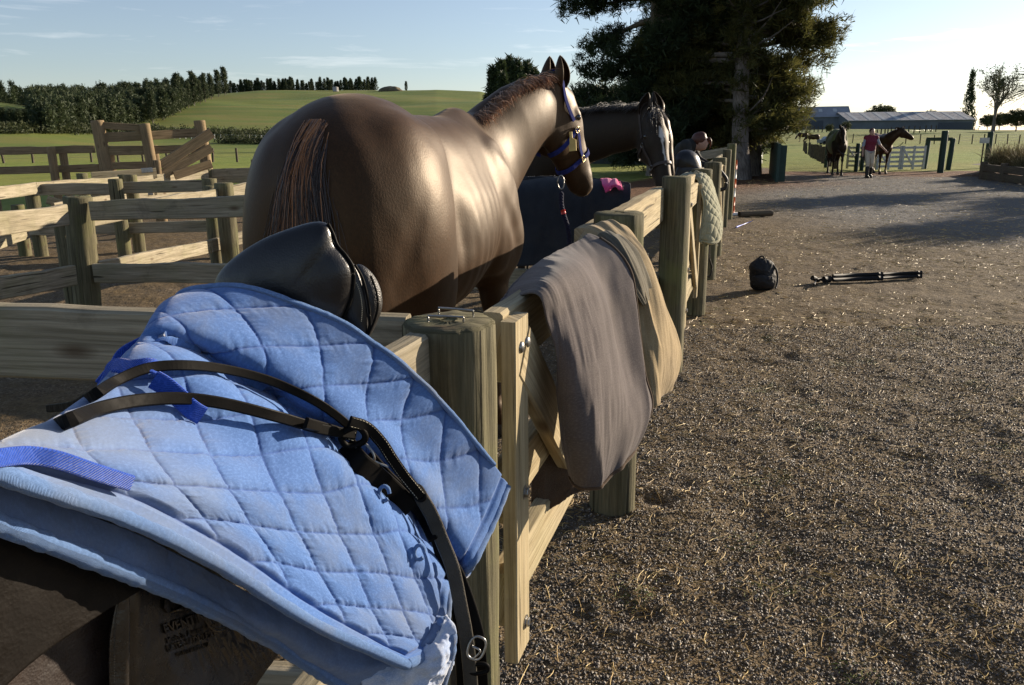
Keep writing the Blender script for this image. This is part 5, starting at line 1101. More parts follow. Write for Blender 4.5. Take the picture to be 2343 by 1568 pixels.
person('person in dark jacket bending forward with red-brown hair behind the far rail', pp2, math.radians(65), J2, [('jacket', ('torso', 'arm'), .02, DKJ, []), ('trousers', ('leg',), .012, DKJ, []), ('boots', ('foot',), .012, BOOT, [])], vox=.014, hair=RHAIR, hairpts=[((0, .03, .045), (.102, .12, .11)), ((0, .0, .10), (.07, .07, .06)), ((.05, -.11, -.02), (.03, .05, .10))])
# ---------------------------------------------------------------- vegetation
def hit(x, y, tmin=30, tmax=1200):
    v = ray(x, y); v = v/np.hypot(v[0], v[1]); t = np.geomspace(tmin, tmax, 900); P = np.array([0, 0, H])+v[None]*t[:, None]; z = terrain(P[:, 0], P[:, 1]); k = np.where(P[:, 2] < z)[0]
    return np.array([P[k[0], 0], P[k[0], 1], z[k[0]]]) if len(k) else None
def leafmat(name, a, b, tr=.25):
    m = M(name, .65, .25); m.color(m.ramp(m.attr('tone'), [(0, a), (1, b)])); out = m.nt.nodes['Material Output']; tl = _n(m.nt, 'ShaderNodeBsdfTranslucent'); mx = _n(m.nt, 'ShaderNodeMixShader'); mx.inputs[0].default_value = tr
    lk = m.b.inputs['Base Color'].links[0].from_socket; m.L(lk, tl.inputs[0]); m.L(m.b.outputs[0], mx.inputs[1]); m.L(tl.outputs[0], mx.inputs[2]); m.L(mx.outputs[0], out.inputs[0]); return m.m
PINEL = leafmat('pine_needles', (.045, .052, .016), (.19, .17, .05), .5); DARKL = leafmat('dark_conifer_foliage', (.018, .032, .014), (.065, .085, .032)); GUML = leafmat('gum_foliage', (.030, .044, .020), (.085, .105, .048)); BUSHL = leafmat('hedge_foliage', (.03, .04, .015), (.09, .10, .04)); TUSS = leafmat('tussock_blades', (.10, .085, .035), (.50, .42, .24), .4); CABL = leafmat('cabbage_tree_leaves', (.02, .03, .012), (.08, .09, .035))
BARK = M('pine_bark', .9, .2); v = BARK.co('UV', (1, 5, 1)); bk_ = BARK.vor(v, 7, 'Distance'); BARK.color(BARK.ramp(BARK.noise(BARK.co('UV', (1.2, 9, 1)), 3, 6, .7), [(.3, (.07, .055, .045)), (.7, (.27, .23, .195))])); BARK.bump(bk_, .9, .03); BARK.bump(BARK.noise(BARK.co('UV', (2, 14, 1)), 3, 5, .7), .8, .02); BARK = BARK.m
GBARK = simple('grey_bark', (.16, .135, .11), .9, .4, 20)
def leaves(C, r, n, l, w, R, updir=.0, sphere=True, dirs=None):
    """n little blades around each centre C; returns V,F,tone"""
    m = len(C); D = R.normal(0, 1, (m, n, 3)); D /= np.linalg.norm(D, axis=-1, keepdims=True)
    if dirs is not None: D = D*.75+dirs[:, None]; D /= np.linalg.norm(D, axis=-1, keepdims=True)
    D[..., 2] += updir; D /= np.linalg.norm(D, axis=-1, keepdims=True); base = C[:, None]+R.normal(0, 1, (m, n, 3))*r; L_ = l*(.6+.8*R.random((m, n, 1)))
    s = np.cross(D, R.normal(0, 1, (m, n, 3))); s /= np.linalg.norm(s, axis=-1, keepdims=True)+1e-9; W = w*(.6+.8*R.random((m, n, 1)))
    V = np.stack([base-s*W, base+s*W, base+D*L_+s*W*.3, base+D*L_-s*W*.3], 2).reshape(-1, 3); nq = m*n
    tone = np.repeat(np.clip(R.normal(.4, .2, (m, 1))+R.normal(0, .15, (m, n)), 0, 1).ravel(), 4)
    return V, np.arange(nq*4).reshape(-1, 4), tone
def tree(name, label, cat, base, group, parts, fol, bark, foln='crown', trn='trunk', rz=0):
    t = thing(name, label, cat, base, group, rz)
    mb = MB()
    for p in parts: mb.add(*p)
    mb.build(trn, bark, t, True, origin=np.zeros(3))
    V, Fc, tn = fol; mk(foln, V, Fc, BARK if False else fol_mat[0], t, smooth=False, origin=np.zeros(3), attrs=dict(tone=tn)); return t
def big_pine(label, base, height, prof, r0, seed, mat, ntw=1.0, front_bare=False, lean=0, dead=True, frontaz=None):
    R = np.random.default_rng(seed); parts = []; zz = np.linspace(0, height, 14); tr = np.stack([lean*zz/height+.12*np.sin(zz*.5+seed), .1*np.cos(zz*.6+seed), zz-.1], -1); rr = r0*(1-zz/height)**.8+.03; rr[0] *= 1.35
    parts.append(tube(tr, rr, 18, 60)); cent = []; cdir = []
    pz, pr = zip(*prof)
    nl = int(height*7)
    for i in range(nl):
        z = pz[0]+(height*.98-pz[0])*(i+R.random())/nl; az = R.random()*6.28; L_ = np.interp(z, pz, pr)*(.75+.35*R.random())
        toward = math.cos(az+math.pi/2)                     # 1 = towards the camera side (-y)
        if front_bare and z < 10 and toward > -.15: L_ *= .12
        st = cr(tr, z/height*13) if False else np.array([np.interp(z, zz, tr[:, k]) for k in range(3)]); d = np.array([math.cos(az), math.sin(az), .05+.25*R.random()]); pts = [st]
        for k in range(5): d = nrm(d+np.array([0, 0, .10 if k > 2 else -.09])+R.normal(0, .09, 3)); pts.append(pts[-1]+d*L_/5)
        pts = np.array(pts); parts.append(tube(pts, np.linspace(.018+.030*L_, .010, 6), 5, 12))
        nt_ = int(L_*24*ntw)
        for k in range(nt_):
            f = .28+.72*math.sqrt(R.random()); p = cr(pts, [f*5])[0]; off = np.clip(R.normal(0, 1, 3), -1.25, 1.25)*np.array([.34, .34, .20])*(.35+f); cent.append(p+off); cdir.append(nrm(off+d*.8+[0, 0, .35]))
            if R.random() < .25: parts.append(tube([p, p+off*.5, p+off], [.012, .009, .005], 3))
    if dead:
        for k in range(10):
            z = 1.5+5.5*R.random(); az = -math.pi/2+R.normal(0, 1.1); st = np.array([np.interp(z, zz, tr[:, q]) for q in range(3)]); d = np.array([math.cos(az), math.sin(az), .25]); pts = [st]
            for q in range(5): d = nrm(d+R.normal(0, .14, 3)+[0, 0, .05]); pts.append(pts[-1]+d*(.25+.25*R.random()))
            parts.append(tube(pts, np.linspace(.045, .010, 6), 5, 12))
    C = np.array(cent); V, Fc, tn = leaves(C, .05, 30, .20, .0085, R, .1, dirs=np.array(cdir)); V2, F2, t2 = leaves(C, .13, 9, .22, .022, R); 
    fol_mat[0] = mat; return tree('pine_tree', label, 'tree', base, 'pine trees beside the yard', parts, (np.concatenate([V, V2]), np.concatenate([Fc, F2+len(V)]), np.concatenate([tn, t2*.5])), BARK)
fol_mat = [PINEL]
b1 = gnd(1690, 410); big_pine('tall pine with a bare sunlit grey trunk standing at the right of the clump', b1, 15, [(1.4, 1.9), (2.2, 2.9), (4.2, 3.3), (6.5, 3.8), (9, 3.5), (15, .4)], .27, 3, PINEL, 1.5, True)
b2 = gnd(1716, 402); big_pine('slimmer second pine directly behind the bare trunked pine', b2, 14, [(2.0, 1.3), (2.8, 2.0), (4.5, 2.6), (7, 3.4), (14, .4)], .20, 8, PINEL, .95, False)
b3 = at(1495, 380, 31)*[1, 1, 0]; big_pine('dark spreading pine whose long left limbs reach over the black horse', b3, 15, [(.6, 2.4), (1.6, 2.9), (3.5, 2.5), (4.4, 2.5), (5.6, 3.6), (7.2, 3.8), (9, 3.4), (15, .4)], .26, 15, DARKL, 1.5, False, dead=False)
b4 = at(1600, 380, 36)*[1, 1, 0]; big_pine('dense dark pine filling the middle of the clump behind', b4, 15, [(.3, 2.6), (2, 3.0), (5, 3.2), (8, 3.2), (15, .4)], .24, 22, DARKL, 1.2, False, dead=False)
# generic conifer / broadleaf prototypes
def small_tree(name, label, cat, kind, mat, seed, h=12, dens=1.0, bark=GBARK, group=None):
    R = np.random.default_rng(seed); parts = [tube([(0, 0, -.5), (.1, 0, h*.4), (0, .1, h*.97)], [h*.018, h*.012, h*.003], 6, 8)]; C = []; n = int(150*dens)
    if kind == 'pine':
        for i in range(n): z = h*(.06+.94*R.random()**.9); r = h*.23*(1.02-z/h)**.62*math.sqrt(R.random()); a = R.random()*6.28; C.append((r*math.cos(a), r*math.sin(a), z))
    elif kind == 'spruce':
        for i in range(n*2): z = h*R.random()**1.3; r = h*.26*(1-z/h)*(.5+.5*math.sqrt(R.random()))*(.8+.4*math.sin(z*2.2)**2); a = R.random()*6.28; C.append((r*math.cos(a), r*math.sin(a), z-.12*r))
    elif kind == 'gum':
        for i in range(n): z = h*(.12+.88*R.random()**.9); r = h*.15*(math.sin(math.pi*min(1, (z/h*.8+.15))))**.7*math.sqrt(R.random()); a = R.random()*6.28; C.append((r*math.cos(a)+.3*math.sin(z), r*math.sin(a), z))
    elif kind == 'round':
        for i in range(n): v = R.normal(0, 1, 3); v /= np.linalg.norm(v); v *= h*.32*R.random()**.4; C.append((v[0], v[1], h*.62+v[2]))
    C = np.array(C); sc = h/12; fol = leaves(C, .35*sc, 12, .75*sc, .13*sc, R, .35)
    fol_mat[0] = mat; return tree(name, label, cat, (0, 0, 0), group, parts, fol, bark)
def wood_mass(name, label, pts, hs, mat, kind, seed, cat='wood'):
    R = np.random.default_rng(seed); Cs = []; S_ = []
    for p, h in zip(pts, hs):
        n = 46; z = R.random(n)**.8
        if kind == 'pine': r = .17*(1-z**2)**.7*np.sqrt(R.random(n))
        else: r = .13*np.sin(np.pi*np.clip(z*.85+.1, 0, 1))**.7*np.sqrt(R.random(n))
        a = R.random(n)*6.28; Cs.append(np.stack([p[0]+r*h*np.cos(a), p[1]+r*h*np.sin(a), p[2]+h*(.08+.92*z)], -1)); S_.append(np.clip(R.normal(.4, .2), 0, 1)*np.ones(n))
    C = np.concatenate(Cs); V, Fc, tn = leaves(C, .45, 11, .85, .17, R, .55); tn = np.clip(np.repeat(np.concatenate(S_), 44)*.7+tn*.35, 0, 1)
    o = mk(name, V, Fc, mat, smooth=False, attrs=dict(tone=tn)); tag(o, label, cat, kind='stuff'); return o
def pxpoly(poly, n, R):
    poly = np.array(poly, float); lo, hi = poly.min(0), poly.max(0); out = []
    while len(out) < n:
        q = lo+(hi-lo)*R.random(2); ins = False
        for i in range(len(poly)):
            a, b = poly[i], poly[(i+1) % len(poly)]
            if (a[1] > q[1]) != (b[1] > q[1]) and q[0] < (b[0]-a[0])*(q[1]-a[1])/(b[1]-a[1])+a[0]: ins = not ins
        if ins:
            p = hit(*q)
            if p is not None: out.append(p)
    return out
R = np.random.default_rng(77)
P_ = pxpoly([(78, 302), (120, 309), (300, 292), (372, 280), (430, 252), (484, 226), (470, 222), (360, 232), (240, 250), (110, 250), (70, 270)], 420, R)
P_.sort(key=lambda p: -p[1]); wood_mass('plantation', 'grey-green gum plantation covering the slope at the left of the hill', P_, [min(7.2, np.hypot(q_[0], q_[1])*.028)*(.75+.6*R.random()) for q_ in P_], GUML, 'gum', 5)
P_ = [np.array([math.sin(a)*r, math.cos(a)*r, 0]) for a, r in zip(-.62+.42*R.random(360)**.9, 430+120*R.random(360))]; P_ = [np.array([p[0], p[1], float(terrain(p[0], p[1]))]) for p in P_ if proj(p)[0] < 480]
wood_mass('pine_wood', 'dark pine wood along the skyline behind the gum plantation', P_, 8.5+3.5*R.random(len(P_)), DARKL, 'pine', 6)
# row of ridge pines, one object each
protos = [small_tree('pine_tree', 'one of the small dark pines in the row on the green ridge', 'tree', 'pine', DARKL, 30+k, 12, 1.0) for k in range(3)]
k = 0
for i in range(120):
    x = 470+395*(i+.5)/120+R.normal(0, 3)
    az = math.atan2(*ray(x, 300)[:2]); r = 600+30*R.random(); p = np.array([math.sin(az)*r, math.cos(az)*r, 0]); p[2] = terrain(p[0], p[1]); o = protos[k] if k < 3 else copy_tree(protos[k % 3]); k += 1
    o.location = p; s = (.50+.30*R.random()); o.scale = (s*1.15, s*1.15, s); o.rotation_euler = (0, 0, R.random()*6.28); o['group'] = 'pine row on the ridge'
gp0 = small_tree('gum_tree', 'pale gum tree standing on the hill track edge at the foot of the plantation', 'tree', 'gum', GUML, 41, 10, 1.2); k = 0
for x, y in ((432, 248), (445, 243), (458, 239), (470, 234), (484, 228), (500, 222), (515, 219), (395, 265), (412, 258), (375, 276), (350, 283)):
    p = hit(x, y); o = gp0 if k == 0 else copy_tree(gp0); k += 1; o.location = p; s = .8+.5*R.random(); s *= min(1.1, math.hypot(p[0], p[1])*.0030); o.scale = (s, s, s*1.1); o.rotation_euler = (0, 0, R.random()*6); o['group'] = 'gum trees along the track'
for j, (x, y) in enumerate(((12, 300), (30, 302), (48, 303), (62, 303), (2, 298))):
    p = hit(x, y); o = copy_tree(gp0); o.location = p; o.scale = (.62, .62, .48); o['label'] = 'rounded gum tree in the small clump at the left edge of the photo'; o['group'] = 'gum trees at the left edge'
# hedges and banks
def hedge(name, label, a, b, n, h, wd, mat, seed):
    R = np.random.default_rng(seed); P = []
    for i in range(n):
        x = a[0]+(b[0]-a[0])*R.random(); y = a[1]+(b[1]-a[1])*(x-a[0])/(b[0]-a[0])+R.normal(0, wd); p = hit(x, y)
        if p is not None: P.append(p)
    Cc = np.array(P); Cc[:, 2] += h*R.random(len(P)); V, Fc, tn = leaves(Cc, .5, 22, h*.36, h*.09, R, .3); o = mk(name, V, Fc, mat, smooth=False, attrs=dict(tone=tn)); tag(o, label, 'hedge', kind='stuff')
hedge('hedge', 'dark rough hedge along the foot of the grassy hill', (370, 310), (700, 318), 700, 1.4, 2, BUSHL, 1); hedge('hedge', 'dark leafy strip standing in for the shade band below the gum plantation', (-80, 302), (372, 306), 800, 1.5, 2.5, BUSHL, 2); hedge('hedge', 'low scrub patches beside the far road', (500, 328), (760, 330), 300, 1.2, 1.0, BUSHL, 3)  # second strip: dark leaves modelled in place of the shade below the plantation
# spiky conifers behind the brown horse's head
sp = small_tree('conifer_tree', 'spiky dark conifer behind the brown horse', 'tree', 'spruce', DARKL, 51, 12, 1.6); k = 0
for x, yt, Y in ((1128, 160, 118), (1146, 148, 120), (1165, 140, 122), (1182, 146, 119), (1205, 150, 123), (1222, 165, 120), (1150, 175, 112), (1195, 180, 112)):
    tp_ = at(x, yt, Y); o = sp if k == 0 else copy_tree(sp); k += 1; gz_ = float(terrain(tp_[0], tp_[1])); o.location = (tp_[0], tp_[1], gz_); s = (tp_[2]-gz_)/12; o.scale = (s*.85, s*.85, s); o.rotation_euler = (0, 0, k); o['group'] = 'spiky conifers behind the brown horse'
rt = small_tree('shelter_tree', 'grey-green bushy tree behind the dark shed', 'tree', 'round', BUSHL, 61, 9, 2.2); k = 0
for x, yt, Y in ((1345, 185, 60), (1385, 178, 62), (1425, 190, 58), (1310, 205, 64)):
    tp_ = at(x, yt, Y); o = rt if k == 0 else copy_tree(rt); k += 1; o.location = (tp_[0], tp_[1], -.8); s = (tp_[2]+.8)/9; o.scale = (s, s, s); o['group'] = 'bushy trees behind the shed'
# ---- hill details
mo = hit(893, 209, 400, 900)
def blob(name, label, cat, c, r, mat, seed=0, n=20):
    a, b = np.meshgrid(np.linspace(0, math.pi, n), np.linspace(0, 2*math.pi, n*2, endpoint=False), indexing='ij'); V = np.stack([np.sin(a)*np.cos(b), np.sin(a)*np.sin(b), np.cos(a)], -1).reshape(-1, 3)
    V = V*(1+.25*vnoise(V*2.5, seed))[:, None]; o = mk(name, np.asarray(c)+V*np.asarray(r), gridf(n, 2*n, True)[:, ::-1][:, ::-1], mat, origin=np.asarray(c, float)); tag(o, label, cat); return o
if mo is None: mo = np.array([-93., 600, 37])
blob('earth_mound', 'brown earth mound on the crest of the green hill', 'mound', mo, (8, 5, 3.0), simple('mound_soil', (.12, .10, .06), .95, .4, .3))
lt = copy_tree(gp0); lt.location = (mo[0]+10.5, mo[1]-2, mo[2]-.5); lt.scale = (.6, .6, .62); lt['label'] = 'tiny lone tree beside the earth mound on the crest'; lt['category'] = 'tree'; del lt['group']
tk = hit(768, 210, 400, 900); 
if tk is not None:
    mb = MB(); a = np.linspace(0, 6.283, 20, endpoint=False); mb.add(*tube([tk, tk+[0, 0, 2.6], tk+[0, 0, 3.0]], [1.8, 1.8, .3], 16)); tag(mb.build('water_tank', simple('concrete', (.35, .33, .30), .9), None, True, origin=tk), 'small concrete water tank on the ridge among the pines', 'tank')
# ---------------------------------------------------------------- buildings
def corr(name, c, period, rough=.45, metal=.0, axis=0):
    m = M(name, rough, .4); w = _n(m.nt, 'ShaderNodeTexWave', wave_type='BANDS', bands_direction='X'); w.inputs['Scale'].default_value = 6.28/period/6.28*3.14; m.L(m.co('UV'), w.inputs['Vector']); n = m.noise(m.co('Object'), .4, 4); m.color(m.ramp(n, [(.3, [x*.85 for x in c]), (.7, [x*1.12 for x in c])])); m.bump(w.outputs['Fac'], .4, .03); m.set(Metallic=metal); return m.m
ROOF = corr('pale_iron_roof', (.25, .26, .285), .25, .85); WALL = corr('blue_grey_iron_wall', (.13, .145, .165), .3, .8); CLR = simple('clear_roof_sheet', (.45, .45, .43), .7); DOORM = simple('dark_shed_door', (.06, .07, .09), .7); WHT = simple('white_paint', (.52, .52, .50), .6)
def barn(name, label, A, B, width, eave, ridge, roof=ROOF, wall=WALL, strips=(), doors=(), zoff=-1.0):
    """A,B ground corners of the long front wall"""
    A = np.array(A, float); B = np.array(B, float); L_ = np.linalg.norm((B-A)[:2]); d = np.array([B[0]-A[0], B[1]-A[1], 0])/L_; bk = np.array([-d[1], d[0], 0]); 
    if bk[1] < 0: bk = -bk
    z0 = A[2]; t = thing(name, label, 'shed', A); q = lambda u, w, z: A*[1, 1, 0]+d*u+bk*w+np.array([0, 0, z0+z])
    V = [q(0, 0, zoff), q(L_, 0, zoff), q(L_, width, zoff), q(0, width, zoff), q(0, 0, eave), q(L_, 0, eave), q(L_, width, eave), q(0, width, eave), q(0, width/2, ridge), q(L_, width/2, ridge)]
    U = [(np.dot(v-q(0, 0, 0), d)+np.dot(v-q(0, 0, 0), bk), v[2]) for v in V]
    mk('wall', V, [(0, 1, 5, 4), (1, 2, 6, 9, 5), (2, 3, 7, 6), (3, 0, 4, 8, 7)], wall, t, smooth=False, uv=U)
    o = .35; s_ = (ridge-eave)/(width/2); V = [q(-o, -o, eave-o*s_+.08), q(L_+o, -o, eave-o*s_+.08), q(L_+o, width/2, ridge+.08), q(-o, width/2, ridge+.08), q(L_+o, width+o, eave-o*s_+.08), q(-o, width+o, eave-o*s_+.08)]
    V += [v-[0, 0, .12] for v in V]; U = [(np.dot(v-q(0, 0, 0), d), v[2]) for v in V]
    mk('roof', V, [(0, 1, 2, 3), (3, 2, 4, 5), (6, 9, 8, 7), (9, 11, 10, 8), (0, 6, 7, 1), (1, 7, 8, 2), (2, 8, 10, 4), (4, 10, 11, 5), (5, 11, 9, 3), (3, 9, 6, 0)], roof, t, smooth=False, uv=U)
    for u0, w_ in strips:
        f = lambda u, g: q(u, g*width/2, eave+g*(ridge-eave)+.11); V = [f(u0, .0), f(u0+w_, .0), f(u0+w_, .97), f(u0, .97)]; V += [v-[0, 0, .03] for v in V]; mk('clear_roof_strip', V, [(0, 1, 2, 3), (7, 6, 5, 4), (0, 4, 5, 1), (1, 5, 6, 2), (2, 6, 7, 3), (3, 7, 4, 0)], CLR, t, smooth=False)
    for u0, u1, zt, mm in doors:
        Vd, Fd = box(q((u0+u1)/2, -.06, zt/2), d, bk, AX[2], (u1-u0)/2, .05, zt/2); mk('door', Vd, Fd, mm, t, smooth=False)
    return t, q, L_
A = at(1940, 299, 205); B = at(2224, 297, 205); A[2] = B[2] = min(float(terrain(A[0], A[1])), A[2])
sc_ = 205/1800
t1, q1, L1 = barn('long_barn', 'long low iron barn with pale roof and clear strips across the far paddock', A, B, 14, 2.4, 4.5, strips=[(L1_*3.5+1.5, 1.0) for L1_ in np.arange(0, 9)*1.0], doors=[(22.5, 31, 1.7, DOORM)])
A2 = at(1826, 299, 214); B2 = at(1941, 299, 211); A2[2] = B2[2] = A[2]
t2, q2, L2 = barn('tall_shed', 'taller iron shed with two roof lights at the left end of the long barn', A2, B2, 12, 3.6, 6.2, wall=WALL, doors=[(1, 6, 2.6, DOORM)])
for u in (5.0, 8.6):
    f = lambda a, g: q2(a, g*6, 3.6+g*2.6+.11); V = [f(u, .45), f(u+.9, .45), f(u+.9, .75), f(u, .75)]; V += [v-[0, 0, .03] for v in V]; mk('roof_light', V, [(0, 1, 2, 3), (0, 4, 5, 1), (1, 5, 6, 2), (2, 6, 7, 3), (3, 7, 4, 0)], CLR, t2, smooth=False)
mb = MB(); c_ = q2(4.2, 5.5, 6.1); mb.add(*tube([c_, c_+[0, 0, .9], c_+[0, 0, 1.0]], [.16, .16, .26], 10)); mb.build('chimney', DOORM, t2)
# dark shed behind the black horse
SH = simple('dark_green_shed_board', (.022, .026, .024), .8, .2, 3); S1 = at(1318, 232, 46); S2 = at(1520, 236, 42); sh = thing('dark_shed', 'dark flat roofed shed behind the black horse', 'shed', S1*[1, 1, 0])
mb = MB(); D_ = nrm((S2-S1)*[1, 1, 0]); Bk = np.array([-D_[1], D_[0], 0]); Lh = np.linalg.norm((S2-S1)[:2]); hz_ = S1[2]; mb.add(*box((S1+S2)/2*[1, 1, 0]+Bk*3+[0, 0, hz_/2-.4], D_, Bk, AX[2], Lh/2, 3, hz_/2-.1)); mb.build('wall', SH, sh)
mb = MB(); mb.add(*box((S1+S2)/2*[1, 1, 0]+Bk*3+[0, 0, hz_-.12], D_, Bk, AX[2], Lh/2+.3, 3.4, .11)); mb.build('roof', simple('dark_roof_edge', (.014, .015, .016), .6), sh)
# ---------------------------------------------------------------- trees on the right skyline
def at_h(x, yt, Y): p = at(x, yt, Y); g_ = float(terrain(p[0], p[1])); return np.array([p[0], p[1], g_]), p[2]-g_
ct = small_tree('conifer_tree', 'tall thin ragged conifer on the skyline right of the long barn', 'tree', 'spruce', DARKL, 71, 12, .75); b_, hh_ = at_h(2226, 165, 225); s = hh_/12; ct.location = b_; ct.scale = (s*.55, s*.55, s)
for x, yt, Y, lab, sc in ((2016, 240, 260, 'dark spreading tree rising behind the long barn roof', 1.5), (2130, 252, 260, 'small pale tree top behind the middle of the long barn', 1.0), (1946, 262, 250, 'tree top between the tall shed and the long barn', .8), (2262, 262, 190, 'bushy dark tree at the right end of the long barn', 1.3), (2290, 258, 180, 'wide dark bushy tree below the bare willow', 1.6), (2330, 250, 150, 'dark green tree at the right edge of the photo', 1.6)):
    b_, hh_ = at_h(x, yt, Y); o = copy_tree(rt); del o['group']; o['label'] = lab; o.location = b_-[0, 0, .5]; s = (hh_+.5)/9*1.05; o.scale = (s*sc, s*sc, s)
# bare willow
def bare_tree(label, base, h, seed, spread=1.0, dens=1.0):
    R = np.random.default_rng(seed); parts = []; tips = []
    def br(p, d, L_, r, lv):
        n = 5; pts = [p]; dd = d
        for k in range(n): dd = nrm(dd+R.normal(0, .10, 3)+np.array([0, 0, .06])); pts.append(pts[-1]+dd*L_/n)
        parts.append(tube(pts, np.linspace(r, r*.55, n+1), 5 if lv < 2 else 3)); 
        if lv >= 4: tips.append(pts[-1]); tips.append(pts[3]); return
        for q in range(int((3 if lv else 5)*dens)+1):
            f = R.integers(2, n+1); nd_ = nrm(dd+R.normal(0, .42*spread, 3)+np.array([0, 0, .15])); br(pts[f], nd_, L_*(.62+.15*R.random()), r*.5, lv+1)
    br(np.zeros(3), np.array([0, 0, 1.]), h*.30, h*.022, 0); C = np.array(tips); fol = leaves(C, .2, 3, h*.018, h*.004, R); fol_mat[0] = BUSHL
    return tree('willow_tree', label, 'tree', base, None, parts, fol, GBARK)
b_, hh_ = at_h(2290, 166, 150); bare_tree('leafless twiggy willow on the right skyline', b_-[0, 0, .5], hh_*1.75, 5, 1.25)
# clipped round trees in the paddock before the barns
pr = small_tree('clipped_tree', 'small clipped ball tree in front of the barns', 'tree', 'round', BUSHL, 81, 4, 1.2); k = 0
for x, y, Y, s in ((1823, 288, 120, 1.0), (1898, 296, 135, .8), (1936, 290, 130, .95)):
    p = at(x, y, Y); o = pr if k == 0 else copy_tree(pr); k += 1; o.location = (p[0], p[1], float(terrain(p[0], p[1]))); s *= .62; o.scale = (s*1.1, s*1.1, s); o['group'] = 'clipped ball trees before the barns'
# ---------------------------------------------------------------- lane fences, gates and posts
FP = simple('dark_fence_post', (.07, .055, .04), .9, .4, 6); GRNP = simple('dark_green_paint', (.018, .045, .035), .6, .2, 8)
def stake(mb, b, h, w, lean=0):
    d, s, u = AX[0], AX[1], nrm([lean, 0, 1]); mb.add(*box(np.asarray(b)+[0, 0, h/2-.1], d, s, u, w/2, w/2, h/2+.1))
def wire_fence(label, pts, n, h, w, wires=3, mat=FP, wr=.006, name='post_and_wire_fence', limit=100):
    pts = np.array(pts); t = thing(name, label, 'fence', pts[0]); Q = cr(pts, np.linspace(0, len(pts)-1, n)) if len(pts) > 2 else pts[0]+(pts[1]-pts[0])*np.linspace(0, 1, n)[:, None]; Q[:, 2] = terrain(Q[:, 0], Q[:, 1]); RR_ = np.random.default_rng(n)
    for i, q in enumerate(Q): mb = MB(); stake(mb, q+[RR_.normal(0, .03), RR_.normal(0, .03), 0], h*(.93+.14*RR_.random()), w, RR_.normal(0, .04)); mb.build('post', mat, t)
    for k in range(wires): mb = MB(); mb.add(*tube(Q+[0, 0, h*(.35+.6*k/max(1, wires-1))], wr, 4)); mb.build('wire', STEEL, t, True)
    return t
wire_fence('closely spaced row of short dark posts curving along the gravel lane', [gnd(1912, 387), gnd(1878, 372), gnd(1856, 360), gnd(1838, 347)], 20, .85, .13, 0)

wire_fence('upper post line on the slope below the long barn', [hit(1800, 304), hit(1900, 303)], 12, 1.2, .16, 1, wr=.012); wire_fence('post line rising diagonally towards the right end of the barn', [hit(2005, 318), hit(2060, 308), hit(2140, 302)], 14, 1.2, .14, 1, wr=.012)
wire_fence('long post and wire fence along the far side of the bright paddock', [hit(1920, 328), hit(2150, 330), hit(2360, 330)], 16, 1.0, .08, 3, wr=.008); wire_fence('faint fence line across the paddock left of the loading ramp', [hit(-60, 375), hit(300, 371), hit(600, 372)], 12, 1.0, .12, 1)
wire_fence('pale rail fence along the far road under the hill', [hit(360, 317), hit(640, 322)], 22, 1.2, .14, 2, mat=WHT, wr=.04)
def rail_gate(name, label, A, B, h, nr, mat, cat='gate', brace=True, post=True, z0=.12, th=.04, hb=.09):
    A = np.array(A); B = np.array(B); t = thing(name, label, cat, A)
    for k in range(nr): z = z0+hb+(h-z0-hb)*k/(nr-1); add_board(t, A+[0, 0, z], B+[0, 0, z], hb, th, mat)
    for p in ((A, B) if not brace else (A, B, (A+B)/2)): mb = MB(); mb.add(*box(p+[0, -.03, h/2+.03], nrm(B-A), np.array([0, 1., 0]), AX[2], .05, .02, h/2)); mb.build('stile', mat, t)
    if brace: add_board(t, A+[0, -.05, h*.95], (A+B)/2+[0, -.05, z0+.1], .08, .03, mat, name='brace')
    return t
g0 = gnd(2004, 391); g1_ = gnd(2058, 390); g2_ = gnd(2110, 389); rail_gate('white_gate', 'white rail gate immediately right of the dark bay horse', g0, g1_-[.05, 0, 0], .95, 5, WHT); rail_gate('white_gate', 'white rail gate leaf beside the dark green frame', g1_+[.05, 0, 0], g2_, .95, 5, WHT)
g3 = gnd(1925, 385); g4 = gnd(1955, 386); rail_gate('white_gate', 'white rail gate behind the two led horses and the woman', gnd(1936, 388), gnd(2000, 390), .95, 5, WHT)
rail_gate('white_gate', 'small pale gate between the pine trunks and the green boards', gnd(1716, 380), gnd(1742, 376), 1.3, 5, WHT)
fr = thing('hitching_frame', 'dark green frame of two posts and a top bar right of the white gate', 'hitching rail', gnd(2112, 386)); a_, b_ = gnd(2113, 387), gnd(2168, 389)
for p in (a_, b_): mb = MB(); mb.add(*post(p, p+[.05, 0, 1.25], .10, 3, seg=12)); mb.build('post', GRNP, fr, True)
add_board(fr, a_+[0, 0, 1.3], b_+[0, 0, 1.3], .14, .12, GRNP)
for x, y, h_, lab in ((2150, 396, 1.55, 'tall dark green post standing alone in front of the hitching frame'), (1957, 393, 1.1, 'dark post left of the woman beyond the yard edge'), (1970, 391, 1.15, 'short dark post directly left of the woman'), (2255, 385, 1.5, 'thick post behind the timber planter grasses'), (1888, 384, 1.0, 'dark post under the head of the rugged horse')):
    b = gnd(x, y); o = MB(); o.add(*post(b, b+[.0, 0, h_], .115 if h_ > 1.3 else .08, 5, seg=14)); ob = o.build('post', GRNP, None, True, origin=b); tag(ob, lab, 'post')
